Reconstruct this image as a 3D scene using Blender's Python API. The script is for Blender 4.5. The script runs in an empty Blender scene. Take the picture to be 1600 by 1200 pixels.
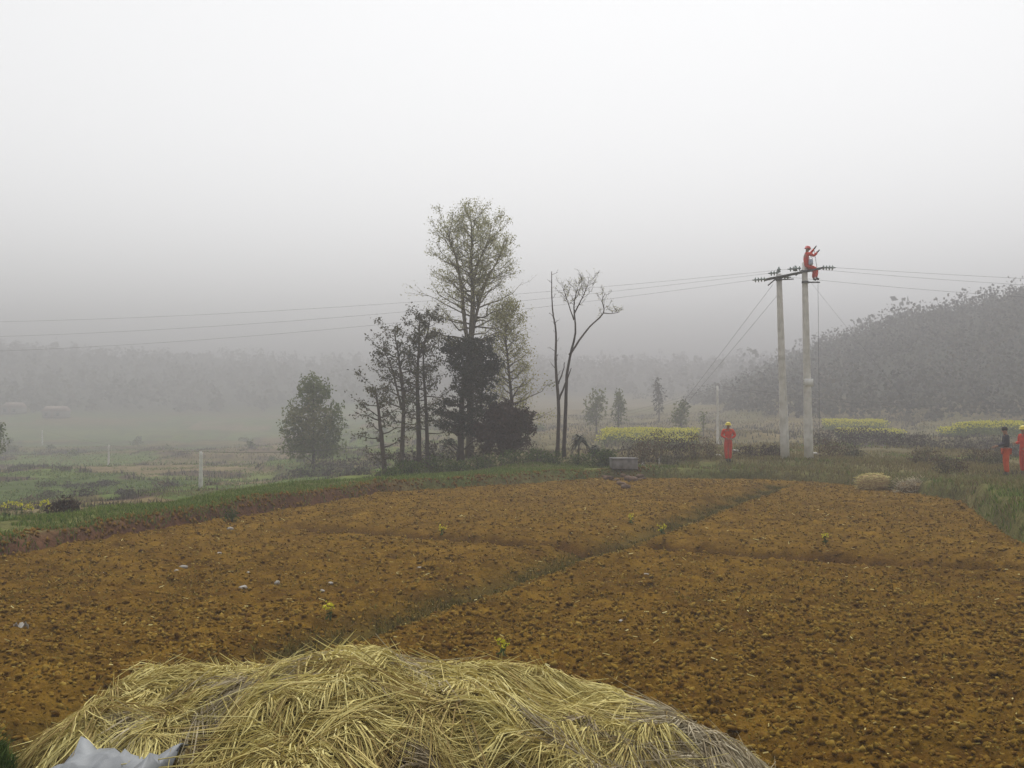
import bpy, math, random
import numpy as np
from mathutils import Vector

random.seed(7)
RNG = np.random.default_rng(11)
S = bpy.context.scene
COL = S.collection

# ------------------------------------------------------------------ camera
CAM_Z, F, PITCH = 2.9, 1604.0, math.atan(40 / 1604.0)
cam = bpy.data.objects.new('camera', bpy.data.cameras.new('camera'))
COL.objects.link(cam)
cam.location = (0, 0, CAM_Z)
cam.rotation_euler = (math.pi / 2 + PITCH, 0, 0)
cam.data.sensor_width = 36
cam.data.lens = 36 * F / 1600
cam.data.clip_start, cam.data.clip_end = 0.05, 3000
S.camera = cam

# ------------------------------------------------------------------ world, sun, exposure
SUN_EL, SUN_AZ = math.radians(66), math.radians(10)      # high behind the cloud, ahead
w = bpy.data.worlds.new('World'); S.world = w; w.use_nodes = True
nt = w.node_tree; nt.nodes.clear()
sky = nt.nodes.new('ShaderNodeTexSky'); sky.sky_type = 'NISHITA'; sky.sun_disc = False
sky.sun_elevation, sky.sun_rotation = SUN_EL, SUN_AZ
sky.air_density, sky.dust_density, sky.ozone_density = 1.0, 1.5, 1.0
hs = nt.nodes.new('ShaderNodeHueSaturation'); hs.inputs['Saturation'].default_value = 0.04
bg = nt.nodes.new('ShaderNodeBackground'); bg.inputs['Strength'].default_value = 0.12
wo = nt.nodes.new('ShaderNodeOutputWorld')
nt.links.new(sky.outputs[0], hs.inputs['Color']); nt.links.new(hs.outputs[0], bg.inputs['Color'])
nt.links.new(bg.outputs[0], wo.inputs['Surface'])

sun = bpy.data.objects.new('sun', bpy.data.lights.new('sun', 'SUN'))
COL.objects.link(sun)
sun.data.energy, sun.data.angle, sun.data.color = 1.5, math.radians(30), (1.0, 0.98, 0.95)
d = Vector((math.sin(SUN_AZ) * math.cos(SUN_EL), math.cos(SUN_AZ) * math.cos(SUN_EL), math.sin(SUN_EL)))
sun.rotation_euler = d.to_track_quat('Z', 'Y').to_euler()

S.view_settings.view_transform = 'Standard'; S.view_settings.look = 'None'
S.view_settings.exposure, S.view_settings.gamma = 0.85, 1.0
S.view_settings.use_curve_mapping = False
S.cycles.use_denoising = True
S.cycles.max_bounces = 6; S.cycles.diffuse_bounces = 3; S.cycles.volume_bounces = 3
S.cycles.transparent_max_bounces = 8
S.cycles.sample_clamp_indirect = 4.0
HAZE_DENSITY = 0.0044
HAZE_COLOR = (0.565, 0.56, 0.58, 1)

# ------------------------------------------------------------------ helpers
def ray(px, py):
    u, v = (px - 800) / F, (600 - py) / F
    return u, math.cos(PITCH) - v * math.sin(PITCH), math.sin(PITCH) + v * math.cos(PITCH)

def at(px, py, dist):
    """point seen at photo pixel (px, py), dist metres ahead along +Y"""
    a, b, c = ray(px, py); k = dist / b
    return np.array((a * k, dist, CAM_Z + c * k))

def sstep(a, b, x):
    t = np.clip((x - a) / (b - a), 0, 1)
    return t * t * (3 - 2 * t)

_perm = np.random.default_rng(3).permutation(4096)
def _h(ix, iy, k=0):
    return _perm[(_perm[(ix + 57 * k) & 4095] + iy) & 4095] / 4095.0

def vnoise(x, y, k=0):
    x = np.asarray(x, float); y = np.asarray(y, float)
    ix, iy = np.floor(x).astype(int), np.floor(y).astype(int)
    fx, fy = x - ix, y - iy
    fx, fy = fx * fx * (3 - 2 * fx), fy * fy * (3 - 2 * fy)
    a, b = _h(ix, iy, k), _h(ix + 1, iy, k)
    c, e = _h(ix, iy + 1, k), _h(ix + 1, iy + 1, k)
    return (a + (b - a) * fx) * (1 - fy) + (c + (e - c) * fx) * fy

def fbm(x, y, k=0, o=4):
    s = 0; amp = 0.5
    for i in range(o):
        s = s + amp * (vnoise(x * 2 ** i + 13.7 * i, y * 2 ** i + 5.1 * i, k + i) - 0.5)
        amp *= 0.55
    return s                                                     # about -0.5 .. 0.5

def worley(x, y, k=0):
    ix, iy = np.floor(x).astype(int), np.floor(y).astype(int)
    best = np.full(np.shape(x), 9.0)
    for dx in (-1, 0, 1):
        for dy in (-1, 0, 1):
            cx, cy = ix + dx, iy + dy
            px = cx + 0.1 + 0.8 * _h(cx, cy, k); py = cy + 0.1 + 0.8 * _h(cx, cy, k + 7)
            best = np.minimum(best, (px - x) ** 2 + (py - y) ** 2)
    return np.sqrt(best)

def seg_dist(x, y, pts):
    best = np.full(np.shape(x), 1e9)
    for (ax, ay), (bx, by) in zip(pts[:-1], pts[1:]):
        t = np.clip(((x - ax) * (bx - ax) + (y - ay) * (by - ay)) / ((bx - ax) ** 2 + (by - ay) ** 2), 0, 1)
        best = np.minimum(best, np.hypot(x - ax - t * (bx - ax), y - ay - t * (by - ay)))
    return best

FIELD = [(-12.8, 6.6), (9.5, 6.6), (9.8, 15), (10.8, 22.7), (12.0, 26.6), (13.8, 32), (13.3, 35.8), (12.0, 39.6),
         (9.5, 42.2), (4.2, 42.3), (-0.4, 38.6), (-4.3, 34.4), (-7.6, 25.8), (-9.7, 19.4), (-12.2, 12)]
def field_sd(x, y):
    """signed distance to the field's edge, negative inside"""
    dist = seg_dist(x, y, FIELD + FIELD[:1])
    inside = np.zeros(np.shape(x), bool)
    n = len(FIELD)
    for i in range(n):
        (x1, y1), (x2, y2) = FIELD[i], FIELD[(i + 1) % n]
        c = ((y1 > y) != (y2 > y)) & (x < (x2 - x1) * (y - y1) / (y2 - y1 + 1e-12) + x1)
        inside ^= c
    return np.where(inside, -dist, dist)

def mesh_obj(name, verts, faces, m, parent=None, smooth=False, attrs=None):
    """verts (n,3), faces (m,k) of one size k or list of such arrays"""
    verts = np.asarray(verts, np.float32)
    fl = faces if isinstance(faces, list) else [faces]
    fl = [np.asarray(f, np.int32) for f in fl if len(f)]
    me = bpy.data.meshes.new(name)
    me.vertices.add(len(verts)); me.vertices.foreach_set('co', verts.ravel())
    tot = sum(f.size for f in fl); nf = sum(len(f) for f in fl)
    me.loops.add(tot); me.polygons.add(nf)
    me.loops.foreach_set('vertex_index', np.concatenate([f.ravel() for f in fl]))
    sizes = np.concatenate([np.full(len(f), f.shape[1], np.int32) for f in fl])
    me.polygons.foreach_set('loop_start', np.concatenate(([0], np.cumsum(sizes)[:-1])).astype(np.int32))
    if smooth: me.polygons.foreach_set('use_smooth', np.ones(nf, bool))
    me.update(calc_edges=True)
    for k, v in (attrs or {}).items():
        v = np.asarray(v, np.float32)
        if v.ndim == 1:
            a = me.attributes.new(k, 'FLOAT', 'POINT'); a.data.foreach_set('value', v)
        else:
            a = me.attributes.new(k, 'FLOAT_COLOR', 'POINT')
            if v.shape[1] == 3: v = np.concatenate([v, np.ones((len(v), 1), np.float32)], 1)
            a.data.foreach_set('color', v.ravel())
    if m: me.materials.append(m)
    o = bpy.data.objects.new(name, me); COL.objects.link(o)
    if parent: o.parent = parent
    return o

def tag(o, label=None, cat=None, group=None, kind=None):
    if label: o['label'] = label
    if cat: o['category'] = cat
    if group: o['group'] = group
    if kind: o['kind'] = kind
    return o

def thing(name, label, cat, loc=(0, 0, 0), rz=0, group=None):
    o = bpy.data.objects.new(name, None); COL.objects.link(o)
    o.empty_display_size = 0.2
    o.location = tuple(float(c) for c in loc); o.rotation_euler = (0, 0, rz)
    return tag(o, label, cat, group)

def copy_tree(o, parent=None):
    c = o.copy(); COL.objects.link(c); c.parent = parent
    for ch in o.children: copy_tree(ch, c)
    return c

class Geo:
    """collects tubes and boxes into one mesh"""
    def __init__(s): s.v = []; s.q = []; s.t = []; s.n = 0; s.r = []
    def add(s, v, q=(), t=(), rnd=0.5):
        v = np.asarray(v, float)
        if len(q): s.q.append(np.asarray(q) + s.n)
        if len(t): s.t.append(np.asarray(t) + s.n)
        s.v.append(v); s.r.append(np.full(len(v), rnd)); s.n += len(v)
    def tube(s, pts, rad, sides=6, rnd=None):
        pts = np.asarray(pts, float); n = len(pts)
        rad = np.broadcast_to(np.asarray(rad, float), (n,))
        d = np.gradient(pts, axis=0); d /= np.linalg.norm(d, axis=1)[:, None] + 1e-9
        ref = np.array((0.31, 0.2, 0.93)) if abs(d[0][2]) < 0.8 else np.array((0.93, 0.31, 0.2))
        u = np.cross(d, ref); u /= np.linalg.norm(u, axis=1)[:, None] + 1e-9
        w_ = np.cross(d, u)
        a = np.arange(sides) * 2 * math.pi / sides
        v = pts[:, None] + rad[:, None, None] * (np.cos(a)[None, :, None] * u[:, None] + np.sin(a)[None, :, None] * w_[:, None])
        i = np.arange(n - 1)[:, None] * sides; j = np.arange(sides)[None]; k = (j + 1) % sides
        q = np.stack([i + j, i + k, i + sides + k, i + sides + j], -1).reshape(-1, 4)
        v = np.concatenate([v.reshape(-1, 3), pts[:1], pts[-1:]])
        jj = np.arange(sides); kk = (jj + 1) % sides; c0 = n * sides; e = (n - 1) * sides
        t = np.concatenate([np.stack([kk, jj, np.full(sides, c0)], -1), np.stack([e + jj, e + kk, np.full(sides, c0 + 1)], -1)])
        s.add(v, q, t, random.random() if rnd is None else rnd)
    def box(s, c, half, rz=0, jitter=0.0):
        c = np.asarray(c, float); hx, hy, hz = half
        v = np.array([(x, y, z) for z in (-hz, hz) for x, y in ((-hx, -hy), (hx, -hy), (hx, hy), (-hx, hy))], float)
        if jitter: v += RNG.normal(0, jitter, v.shape)
        cz, sz = math.cos(rz), math.sin(rz)
        v = np.stack([v[:, 0] * cz - v[:, 1] * sz, v[:, 0] * sz + v[:, 1] * cz, v[:, 2]], 1) + c
        s.add(v, [(0, 3, 2, 1), (4, 5, 6, 7), (0, 1, 5, 4), (1, 2, 6, 5), (2, 3, 7, 6), (3, 0, 4, 7)])
    def lathe(s, c, prof, sides=12, axis=(0, 0, 1)):
        ax = np.array(axis, float); ax /= np.linalg.norm(ax)
        ref = np.array((1.0, 0, 0)) if abs(ax[0]) < 0.8 else np.array((0, 1.0, 0))
        u = np.cross(ax, ref); u /= np.linalg.norm(u); w_ = np.cross(ax, u)
        a = np.arange(sides) * 2 * math.pi / sides
        rings = [np.asarray(c) + ax * h + r * (np.cos(a)[:, None] * u + np.sin(a)[:, None] * w_) for r, h in prof]
        n = len(rings); i = np.arange(n - 1)[:, None] * sides; j = np.arange(sides)[None]; k = (j + 1) % sides
        s.add(np.concatenate(rings), np.stack([i + j, i + k, i + sides + k, i + sides + j], -1).reshape(-1, 4))
    def obj(s, name, m, parent=None, smooth=True):
        f = []
        if s.q: f.append(np.concatenate(s.q))
        if s.t: f.append(np.concatenate(s.t))
        return mesh_obj(name, np.concatenate(s.v), f, m, parent, smooth, {'rnd': np.concatenate(s.r)})

def leaf_mesh(name, P, size, m, parent=None, droop=0.0, narrow=0.5, tone=None):
    """diamond leaves, one per point, random orientation"""
    P = np.asarray(P, float); n = len(P)
    d = RNG.normal(size=(n, 3)); d[:, 2] -= droop
    d /= np.linalg.norm(d, axis=1)[:, None]
    r = RNG.normal(size=(n, 3)); s_ = np.cross(d, r); s_ /= np.linalg.norm(s_, axis=1)[:, None]
    nrm = np.cross(d, s_)
    L = (size * RNG.uniform(0.6, 1.35, n))[:, None]; W = L * narrow * 0.5
    V = np.stack([P, P + d * L * .5 + s_ * W + nrm * L * .06, P + d * L, P + d * L * .5 - s_ * W + nrm * L * .06], 1).reshape(-1, 3)
    Q = np.arange(n * 4).reshape(n, 4)
    if tone is None: tone = RNG.random(n)
    return mesh_obj(name, V, Q, m, parent, False, {'rnd': np.repeat(tone, 4)})

def blades_mesh(name, P, h, wd, m, lean=0.35, parent=None):
    """grass blades: a bent strip of two quads' worth (quad + tip triangle)"""
    P = np.asarray(P, float); n = len(P)
    a = RNG.uniform(0, 2 * math.pi, n); ca, sa = np.cos(a), np.sin(a)
    H = h * RNG.uniform(0.45, 1.3, n); W = wd * RNG.uniform(0.6, 1.4, n)
    ln = lean * RNG.uniform(0.1, 1.6, n) * H
    b = RNG.uniform(0, 2 * math.pi, n); lx, ly = np.cos(b) * ln, np.sin(b) * ln
    side = np.stack([ca * W, sa * W, np.zeros(n)], 1)
    mid = P + np.stack([lx * .3, ly * .3, H * .6], 1); tip = P + np.stack([lx, ly, H], 1)
    V = np.stack([P - side - (0, 0, .02), P + side - (0, 0, .02), mid + side * .7, mid - side * .7, tip], 1).reshape(-1, 3)
    i = np.arange(n)[:, None] * 5
    return mesh_obj(name, V, [i + np.array([[0, 1, 2, 3]]), i + np.array([[3, 2, 4]])], m, parent, False, {'rnd': np.repeat(RNG.random(n), 5)})

# ------------------------------------------------------------------ materials
def new_mat(name):
    m = bpy.data.materials.new(name); m.use_nodes = True
    t = m.node_tree; b = t.nodes['Principled BSDF']
    b.inputs['Specular IOR Level'].default_value = 0.2
    return m, t, b

def c4(c): return (c[0], c[1], c[2], 1)

def ramp_mat(name, cols, rough=0.9, attr='rnd', nscale=0.0, transl=0.0, bump=0.0, spec=0.2):
    """colour from a per-piece random attribute (attr) and/or object-space noise"""
    m, t, b = new_mat(name)
    b.inputs['Roughness'].default_value = rough; b.inputs['Specular IOR Level'].default_value = spec
    rp = t.nodes.new('ShaderNodeValToRGB')
    el = rp.color_ramp.elements
    while len(el) < len(cols): el.new(0.5)
    for i, c in enumerate(cols):
        el[i].position = i / (len(cols) - 1); el[i].color = c4(c)
    src = None
    if attr:
        a = t.nodes.new('ShaderNodeAttribute'); a.attribute_name = attr; src = a.outputs['Fac']
    if nscale:
        tc = t.nodes.new('ShaderNodeTexCoord')
        n = t.nodes.new('ShaderNodeTexNoise'); n.inputs['Scale'].default_value = nscale; n.inputs['Detail'].default_value = 6
        t.links.new(tc.outputs['Object'], n.inputs['Vector'])
        mr = t.nodes.new('ShaderNodeMapRange'); mr.inputs[1].default_value = .3; mr.inputs[2].default_value = .7
        t.links.new(n.outputs['Fac'], mr.inputs[0])
        if src is not None:
            mx = t.nodes.new('ShaderNodeMath'); mx.operation = 'MULTIPLY_ADD'
            mx.inputs[1].default_value = 0.5
            hf = t.nodes.new('ShaderNodeMath'); hf.operation = 'MULTIPLY'; hf.inputs[1].default_value = .5
            t.links.new(mr.outputs[0], hf.inputs[0]); t.links.new(src, mx.inputs[0]); t.links.new(hf.outputs[0], mx.inputs[2])
            src = mx.outputs[0]
        else: src = mr.outputs[0]
        if bump:
            bp = t.nodes.new('ShaderNodeBump'); bp.inputs['Strength'].default_value = bump; bp.inputs['Distance'].default_value = .02
            t.links.new(n.outputs['Fac'], bp.inputs['Height']); t.links.new(bp.outputs[0], b.inputs['Normal'])
    t.links.new(src, rp.inputs[0]); t.links.new(rp.outputs[0], b.inputs['Base Color'])
    if transl:
        tr = t.nodes.new('ShaderNodeBsdfTranslucent'); t.links.new(rp.outputs[0], tr.inputs['Color'])
        ms = t.nodes.new('ShaderNodeMixShader'); ms.inputs[0].default_value = transl
        o = t.nodes['Material Output']
        t.links.new(b.outputs[0], ms.inputs[1]); t.links.new(tr.outputs[0], ms.inputs[2]); t.links.new(ms.outputs[0], o.inputs['Surface'])
    return m

def cover_mat(name, scales, lo=0.55, hi=1.5, bump=0.6, bdist=0.04, tint=None):
    """land-cover colour stored per vertex, broken up by noise at several scales"""
    m, t, b = new_mat(name); b.inputs['Roughness'].default_value = 0.95; b.inputs['Specular IOR Level'].default_value = 0.02
    a = t.nodes.new('ShaderNodeAttribute'); a.attribute_name = 'cover'
    tc = t.nodes.new('ShaderNodeTexCoord'); cur = a.outputs['Color']; last = None
    for s_ in scales:
        n = t.nodes.new('ShaderNodeTexNoise'); n.inputs['Scale'].default_value = s_; n.inputs['Detail'].default_value = 7; n.inputs['Roughness'].default_value = .65
        t.links.new(tc.outputs['Object'], n.inputs['Vector'])
        mr = t.nodes.new('ShaderNodeMapRange'); mr.inputs[1].default_value = .3; mr.inputs[2].default_value = .7
        mr.inputs[3].default_value = lo; mr.inputs[4].default_value = hi
        t.links.new(n.outputs['Fac'], mr.inputs[0])
        mx = t.nodes.new('ShaderNodeVectorMath'); mx.operation = 'SCALE'
        t.links.new(cur, mx.inputs[0]); t.links.new(mr.outputs[0], mx.inputs['Scale']); cur = mx.outputs[0]; last = n
    if tint:
        n = t.nodes.new('ShaderNodeTexNoise'); n.inputs['Scale'].default_value = tint[1]; n.inputs['Detail'].default_value = 5
        t.links.new(tc.outputs['Object'], n.inputs['Vector'])
        mr = t.nodes.new('ShaderNodeMapRange'); mr.inputs[1].default_value = .45; mr.inputs[2].default_value = .68; mr.inputs[4].default_value = tint[2]
        t.links.new(n.outputs['Fac'], mr.inputs[0])
        mc = t.nodes.new('ShaderNodeMix'); mc.data_type = 'RGBA'
        t.links.new(mr.outputs[0], mc.inputs[0]); t.links.new(cur, mc.inputs[6]); mc.inputs[7].default_value = c4(tint[0]); cur = mc.outputs[2]
    t.links.new(cur, b.inputs['Base Color'])
    bp = t.nodes.new('ShaderNodeBump'); bp.inputs['Strength'].default_value = bump; bp.inputs['Distance'].default_value = bdist
    t.links.new(last.outputs['Fac'], bp.inputs['Height']); t.links.new(bp.outputs[0], b.inputs['Normal'])
    return m

M = {}
M['ground'] = cover_mat('ground cover', (0.35, 3.0, 13.0), 0.6, 1.42, 0.9, 0.05)
M['soil'] = cover_mat('ploughed soil', (1.3, 22.0), 0.62, 1.35, 0.9, 0.03)
M['clod'] = ramp_mat('soil clod', [(0.056, 0.022, 0.004), (0.13, 0.068, 0.011), (0.20, 0.122, 0.02), (0.29, 0.205, 0.048)], nscale=14, bump=.6, spec=.02)
M['stubble'] = ramp_mat('dry stubble', [(0.05, 0.025, 0.005), (0.12, 0.076, 0.014), (0.20, 0.145, 0.028), (0.29, 0.225, 0.065)], transl=.1, spec=.05)
M['path_weed'] = ramp_mat('olive path weeds', [(0.06, 0.045, 0.012), (0.10, 0.08, 0.02), (0.15, 0.125, 0.035), (0.10, 0.11, 0.022)], transl=.1, spec=.05)
M['straw'] = ramp_mat('yellow straw', [(0.27, 0.19, 0.065), (0.50, 0.41, 0.145), (0.63, 0.55, 0.215), (0.74, 0.66, 0.32)], .7, transl=.12)
M['straw_grey'] = ramp_mat('weathered straw', [(0.21, 0.165, 0.10), (0.35, 0.29, 0.19), (0.45, 0.39, 0.265), (0.56, 0.50, 0.36)], .8, transl=.1)
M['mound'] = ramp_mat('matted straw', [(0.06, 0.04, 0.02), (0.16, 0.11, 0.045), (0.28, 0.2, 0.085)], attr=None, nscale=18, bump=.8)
M['grass'] = ramp_mat('bank grass', [(0.045, 0.08, 0.013), (0.095, 0.155, 0.024), (0.145, 0.21, 0.036), (0.22, 0.21, 0.07)], transl=.25)
M['dry_grass'] = ramp_mat('dry bank grass', [(0.09, 0.065, 0.03), (0.17, 0.135, 0.05), (0.26, 0.21, 0.09), (0.13, 0.14, 0.04)], transl=.2)
M['bark'] = ramp_mat('bark', [(0.035, 0.028, 0.024), (0.07, 0.055, 0.045), (0.11, 0.09, 0.07)], nscale=5, bump=.8)
M['bark_pale'] = ramp_mat('pale bark', [(0.09, 0.08, 0.06), (0.16, 0.14, 0.10), (0.24, 0.21, 0.155)], nscale=4, bump=.6)
M['leaf_light'] = ramp_mat('young leaves', [(0.17, 0.175, 0.075), (0.29, 0.295, 0.125), (0.40, 0.39, 0.19), (0.46, 0.43, 0.25)], transl=.4)
M['leaf_olive'] = ramp_mat('olive leaves', [(0.12, 0.12, 0.03), (0.22, 0.22, 0.05), (0.32, 0.30, 0.08), (0.26, 0.22, 0.09)], transl=.35)
M['leaf_thin'] = ramp_mat('dull leaves', [(0.035, 0.038, 0.02), (0.065, 0.068, 0.032), (0.10, 0.095, 0.045), (0.085, 0.06, 0.04)], transl=.2)
M['leaf_dark'] = ramp_mat('evergreen leaves', [(0.010, 0.013, 0.010), (0.022, 0.028, 0.018), (0.042, 0.05, 0.028), (0.07, 0.06, 0.045)], .6, transl=.1)
M['leaf_maroon'] = ramp_mat('maroon leaves', [(0.022, 0.012, 0.012), (0.04, 0.022, 0.02), (0.06, 0.035, 0.026), (0.045, 0.045, 0.022)], transl=.1)
M['leaf_green'] = ramp_mat('shrub leaves', [(0.05, 0.07, 0.02), (0.095, 0.125, 0.032), (0.14, 0.17, 0.045), (0.18, 0.175, 0.07)], transl=.25)
M['leaf_weed'] = ramp_mat('weed leaves', [(0.025, 0.045, 0.012), (0.05, 0.085, 0.02), (0.08, 0.125, 0.03), (0.12, 0.14, 0.045)], transl=.25)
M['leaf_brown'] = ramp_mat('bramble leaves', [(0.05, 0.028, 0.02), (0.10, 0.058, 0.034), (0.16, 0.11, 0.055), (0.09, 0.09, 0.035)], transl=.15)
M['leaf_purple'] = ramp_mat('bare scrub', [(0.04, 0.03, 0.03), (0.065, 0.052, 0.05), (0.09, 0.075, 0.06), (0.075, 0.075, 0.04)], transl=.1)
M['leaf_far'] = ramp_mat('hill forest', [(0.014, 0.018, 0.012), (0.032, 0.038, 0.022), (0.06, 0.062, 0.034), (0.10, 0.085, 0.055)])
M['rape_leaf'] = ramp_mat('rape leaves', [(0.08, 0.11, 0.03), (0.14, 0.18, 0.045), (0.20, 0.24, 0.06)], transl=.2)
M['rape_flower'] = ramp_mat('rape flowers', [(0.46, 0.44, 0.03), (0.60, 0.56, 0.035), (0.72, 0.66, 0.05)], transl=.25)
M['concrete'] = ramp_mat('pole concrete', [(0.50, 0.485, 0.45), (0.66, 0.645, 0.61), (0.76, 0.745, 0.71)], attr=None, nscale=3, bump=.2)
M['block'] = ramp_mat('grey concrete', [(0.13, 0.125, 0.125), (0.20, 0.195, 0.19), (0.26, 0.25, 0.245)], attr=None, nscale=5, bump=.4)
M['stone'] = ramp_mat('pale stone', [(0.22, 0.20, 0.175), (0.33, 0.31, 0.28), (0.44, 0.42, 0.39)], attr=None, nscale=9, bump=.5)
M['rubble'] = ramp_mat('rubble stone', [(0.06, 0.035, 0.024), (0.11, 0.068, 0.045), (0.17, 0.115, 0.08)], attr=None, nscale=6, bump=.5)
M['steel'] = ramp_mat('galvanised steel', [(0.05, 0.05, 0.05), (0.11, 0.11, 0.11)], .6, attr=None, nscale=9)
M['insul'] = ramp_mat('insulator glass', [(0.20, 0.25, 0.24), (0.33, 0.38, 0.37)], .25, attr=None, nscale=6, spec=.5)
M['wire'] = ramp_mat('wire', [(0.05, 0.05, 0.05), (0.09, 0.09, 0.09)], .5, attr=None, nscale=2)
M['plate'] = ramp_mat('white plate', [(0.68, 0.68, 0.66), (0.8, 0.8, 0.78)], .5, attr=None, nscale=9)
M['coverall'] = ramp_mat('orange red coverall', [(0.50, 0.035, 0.018), (0.66, 0.06, 0.022)], .85, attr=None, nscale=9)
M['trousers'] = ramp_mat('orange trousers', [(0.50, 0.06, 0.012), (0.64, 0.095, 0.02)], .85, attr=None, nscale=9)
M['jacket'] = ramp_mat('dark jacket', [(0.022, 0.02, 0.03), (0.045, 0.04, 0.055)], .85, attr=None, nscale=9)
M['helmet_y'] = ramp_mat('yellow helmet', [(0.62, 0.48, 0.03), (0.74, 0.6, 0.06)], .35, attr=None, nscale=5, spec=.5)
M['helmet_r'] = ramp_mat('red helmet', [(0.52, 0.03, 0.02), (0.62, 0.05, 0.03)], .35, attr=None, nscale=5, spec=.5)
M['skin'] = ramp_mat('skin', [(0.26, 0.14, 0.09), (0.34, 0.19, 0.125)], .6, attr=None, nscale=7)
M['hair'] = ramp_mat('black hair', [(0.012, 0.01, 0.01), (0.03, 0.025, 0.022)], .6, attr=None, nscale=30)
M['boot'] = ramp_mat('dark boots', [(0.02, 0.018, 0.015), (0.05, 0.045, 0.035)], .7, attr=None, nscale=12)
M['eye'] = ramp_mat('dark eyes', [(0.01, 0.01, 0.01), (0.02, 0.02, 0.02)], .4, attr=None, nscale=12)
M['glove'] = ramp_mat('work gloves', [(0.10, 0.10, 0.10), (0.18, 0.18, 0.17)], .9, attr=None, nscale=12)
M['bag'] = ramp_mat('pale blue bag', [(0.34, 0.40, 0.56), (0.6, 0.64, 0.72)], .7, attr=None, nscale=8)
M['sheet'] = ramp_mat('grey plastic sheet', [(0.09, 0.10, 0.11), (0.20, 0.21, 0.22), (0.30, 0.315, 0.325)], .5, attr=None, nscale=4, bump=.3, spec=.4)
M['house'] = ramp_mat('house plaster', [(0.24, 0.23, 0.21), (0.32, 0.3, 0.28)], attr=None, nscale=2)
M['roof'] = ramp_mat('house roof', [(0.26, 0.19, 0.16), (0.38, 0.3, 0.26)], attr=None, nscale=3)
M['roof_pale'] = ramp_mat('pale sheet roof', [(0.55, 0.56, 0.57), (0.68, 0.69, 0.7)], attr=None, nscale=3)
M['glass'] = ramp_mat('window glass', [(0.03, 0.035, 0.04), (0.05, 0.055, 0.06)], .15, attr=None, nscale=3, spec=.5)
M['tan'] = ramp_mat('tan straw bundle', [(0.22, 0.15, 0.06), (0.34, 0.25, 0.11), (0.45, 0.35, 0.17)], attr=None, nscale=12, bump=.8)

# ------------------------------------------------------------------ land
AZ_R = ([-1.4, .12, .2, .3, .374, .5, .7, 1.1, 1.4], [0, 0, 1.5, 13.0, 19.5, 24.5, 28, 30, 30])
AZ_L = ([-1.4, -.8, -.5, -.28, -.2, -.05, .1, .3, .6, 1.4], [32, 32, 32, 29, 25, 21, 21, 23, 27, 30])
CROSS_L = [(-9.7, 19.4), (4.2, 42.3)]

def land(x, y, full=False):
    x = np.asarray(x, float); y = np.asarray(y, float)
    r = np.hypot(x, y); s = field_sd(x, y)
    a = np.arctan2(x, np.maximum(y, 1e-3)) * np.where(y > 0, 1, 1)
    a = np.where(y > 0, np.tan(np.clip(a, -1.1, 1.1)), np.sign(x) * 1.96)
    zl = np.interp(r, [0, 24, 30, 45, 60, 80, 120, 230, 400, 650], [.35, .3, -.1, -.8, -1.9, -2.3, -3.6, -4.0, -.2, 4])
    zr = np.interp(r, [0, 24, 45, 60, 90, 150, 300, 650], [.42, .42, .5, .25, 0, 1.0, 4, 9])
    wgt = sstep(-.3, .02, a)
    T = zl * (1 - wgt) + zr * wgt
    T = T + fbm(x / 20, y / 20, 5, 3) * 2.2 * sstep(32, 60, r)
    # terraces: flats with short steep risers
    v = T / 0.55; fl = np.floor(v); fr = v - fl
    riser = sstep(.74, .98, fr)
    Tq = (fl + riser) * 0.55 + 0.12
    q = sstep(33, 50, r) * (1 - sstep(220, 320, r))
    T = T * (1 - q) + Tq * q
    # the bund round the field
    side = (x - CROSS_L[0][0]) * (CROSS_L[1][1] - CROSS_L[0][1]) - (y - CROSS_L[0][1]) * (CROSS_L[1][0] - CROSS_L[0][0])
    left = sstep(2, -2, side / 27.0)
    wob = fbm(x / 3.1, y / 3.1, 9, 3)
    crest = 0.42 + 0.16 * wob + .32 * sstep(9.5, 12, x) * sstep(36, 29, y)
    far_w = sstep(2.4 + 1.2 * wob, 3.8 + 1.2 * wob, s)
    z = crest * (1 - far_w) + T * far_w
    # the camera's terrace on the near side
    near = sstep(7.6, 5.4, y + 0.5 * wob)
    z = z * (1 - near) + (.86 + .06 * wob) * near
    z = z + .62 * np.exp(-((x + 2.35) / .32) ** 2 - ((y - 4.45) / .4) ** 2)
    z = z + (.10 + .14 * sstep(2.5, .3, s)) * fbm(x / 0.8, y / 0.8, 21, 4)
    # right hill and far mountains
    hr = np.interp(a, *AZ_R) * sstep(118, 262, r)
    hl = np.interp(a, *AZ_L) * sstep(260, 700, r + 40 * fbm(a * 4, r / 120, 31, 2))
    hill = np.maximum(hr, hl)
    z = z + hill * (1 + .25 * fbm(x / 60, y / 60, 33, 3)) 
    # inside the field the ground dips under the soil
    face = sstep(-.15, .55 + .25 * wob, s)
    z = -0.6 * (1 - face) + z * face
    if full: return z, dict(s=s, a=a, r=r, fl=fl, riser=riser * q, left=left, wob=wob, far_w=far_w, near=near, hill=hill, face=face)
    return z

def gz(x, y): return float(land(np.array([x]), np.array([y]))[0])

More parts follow.
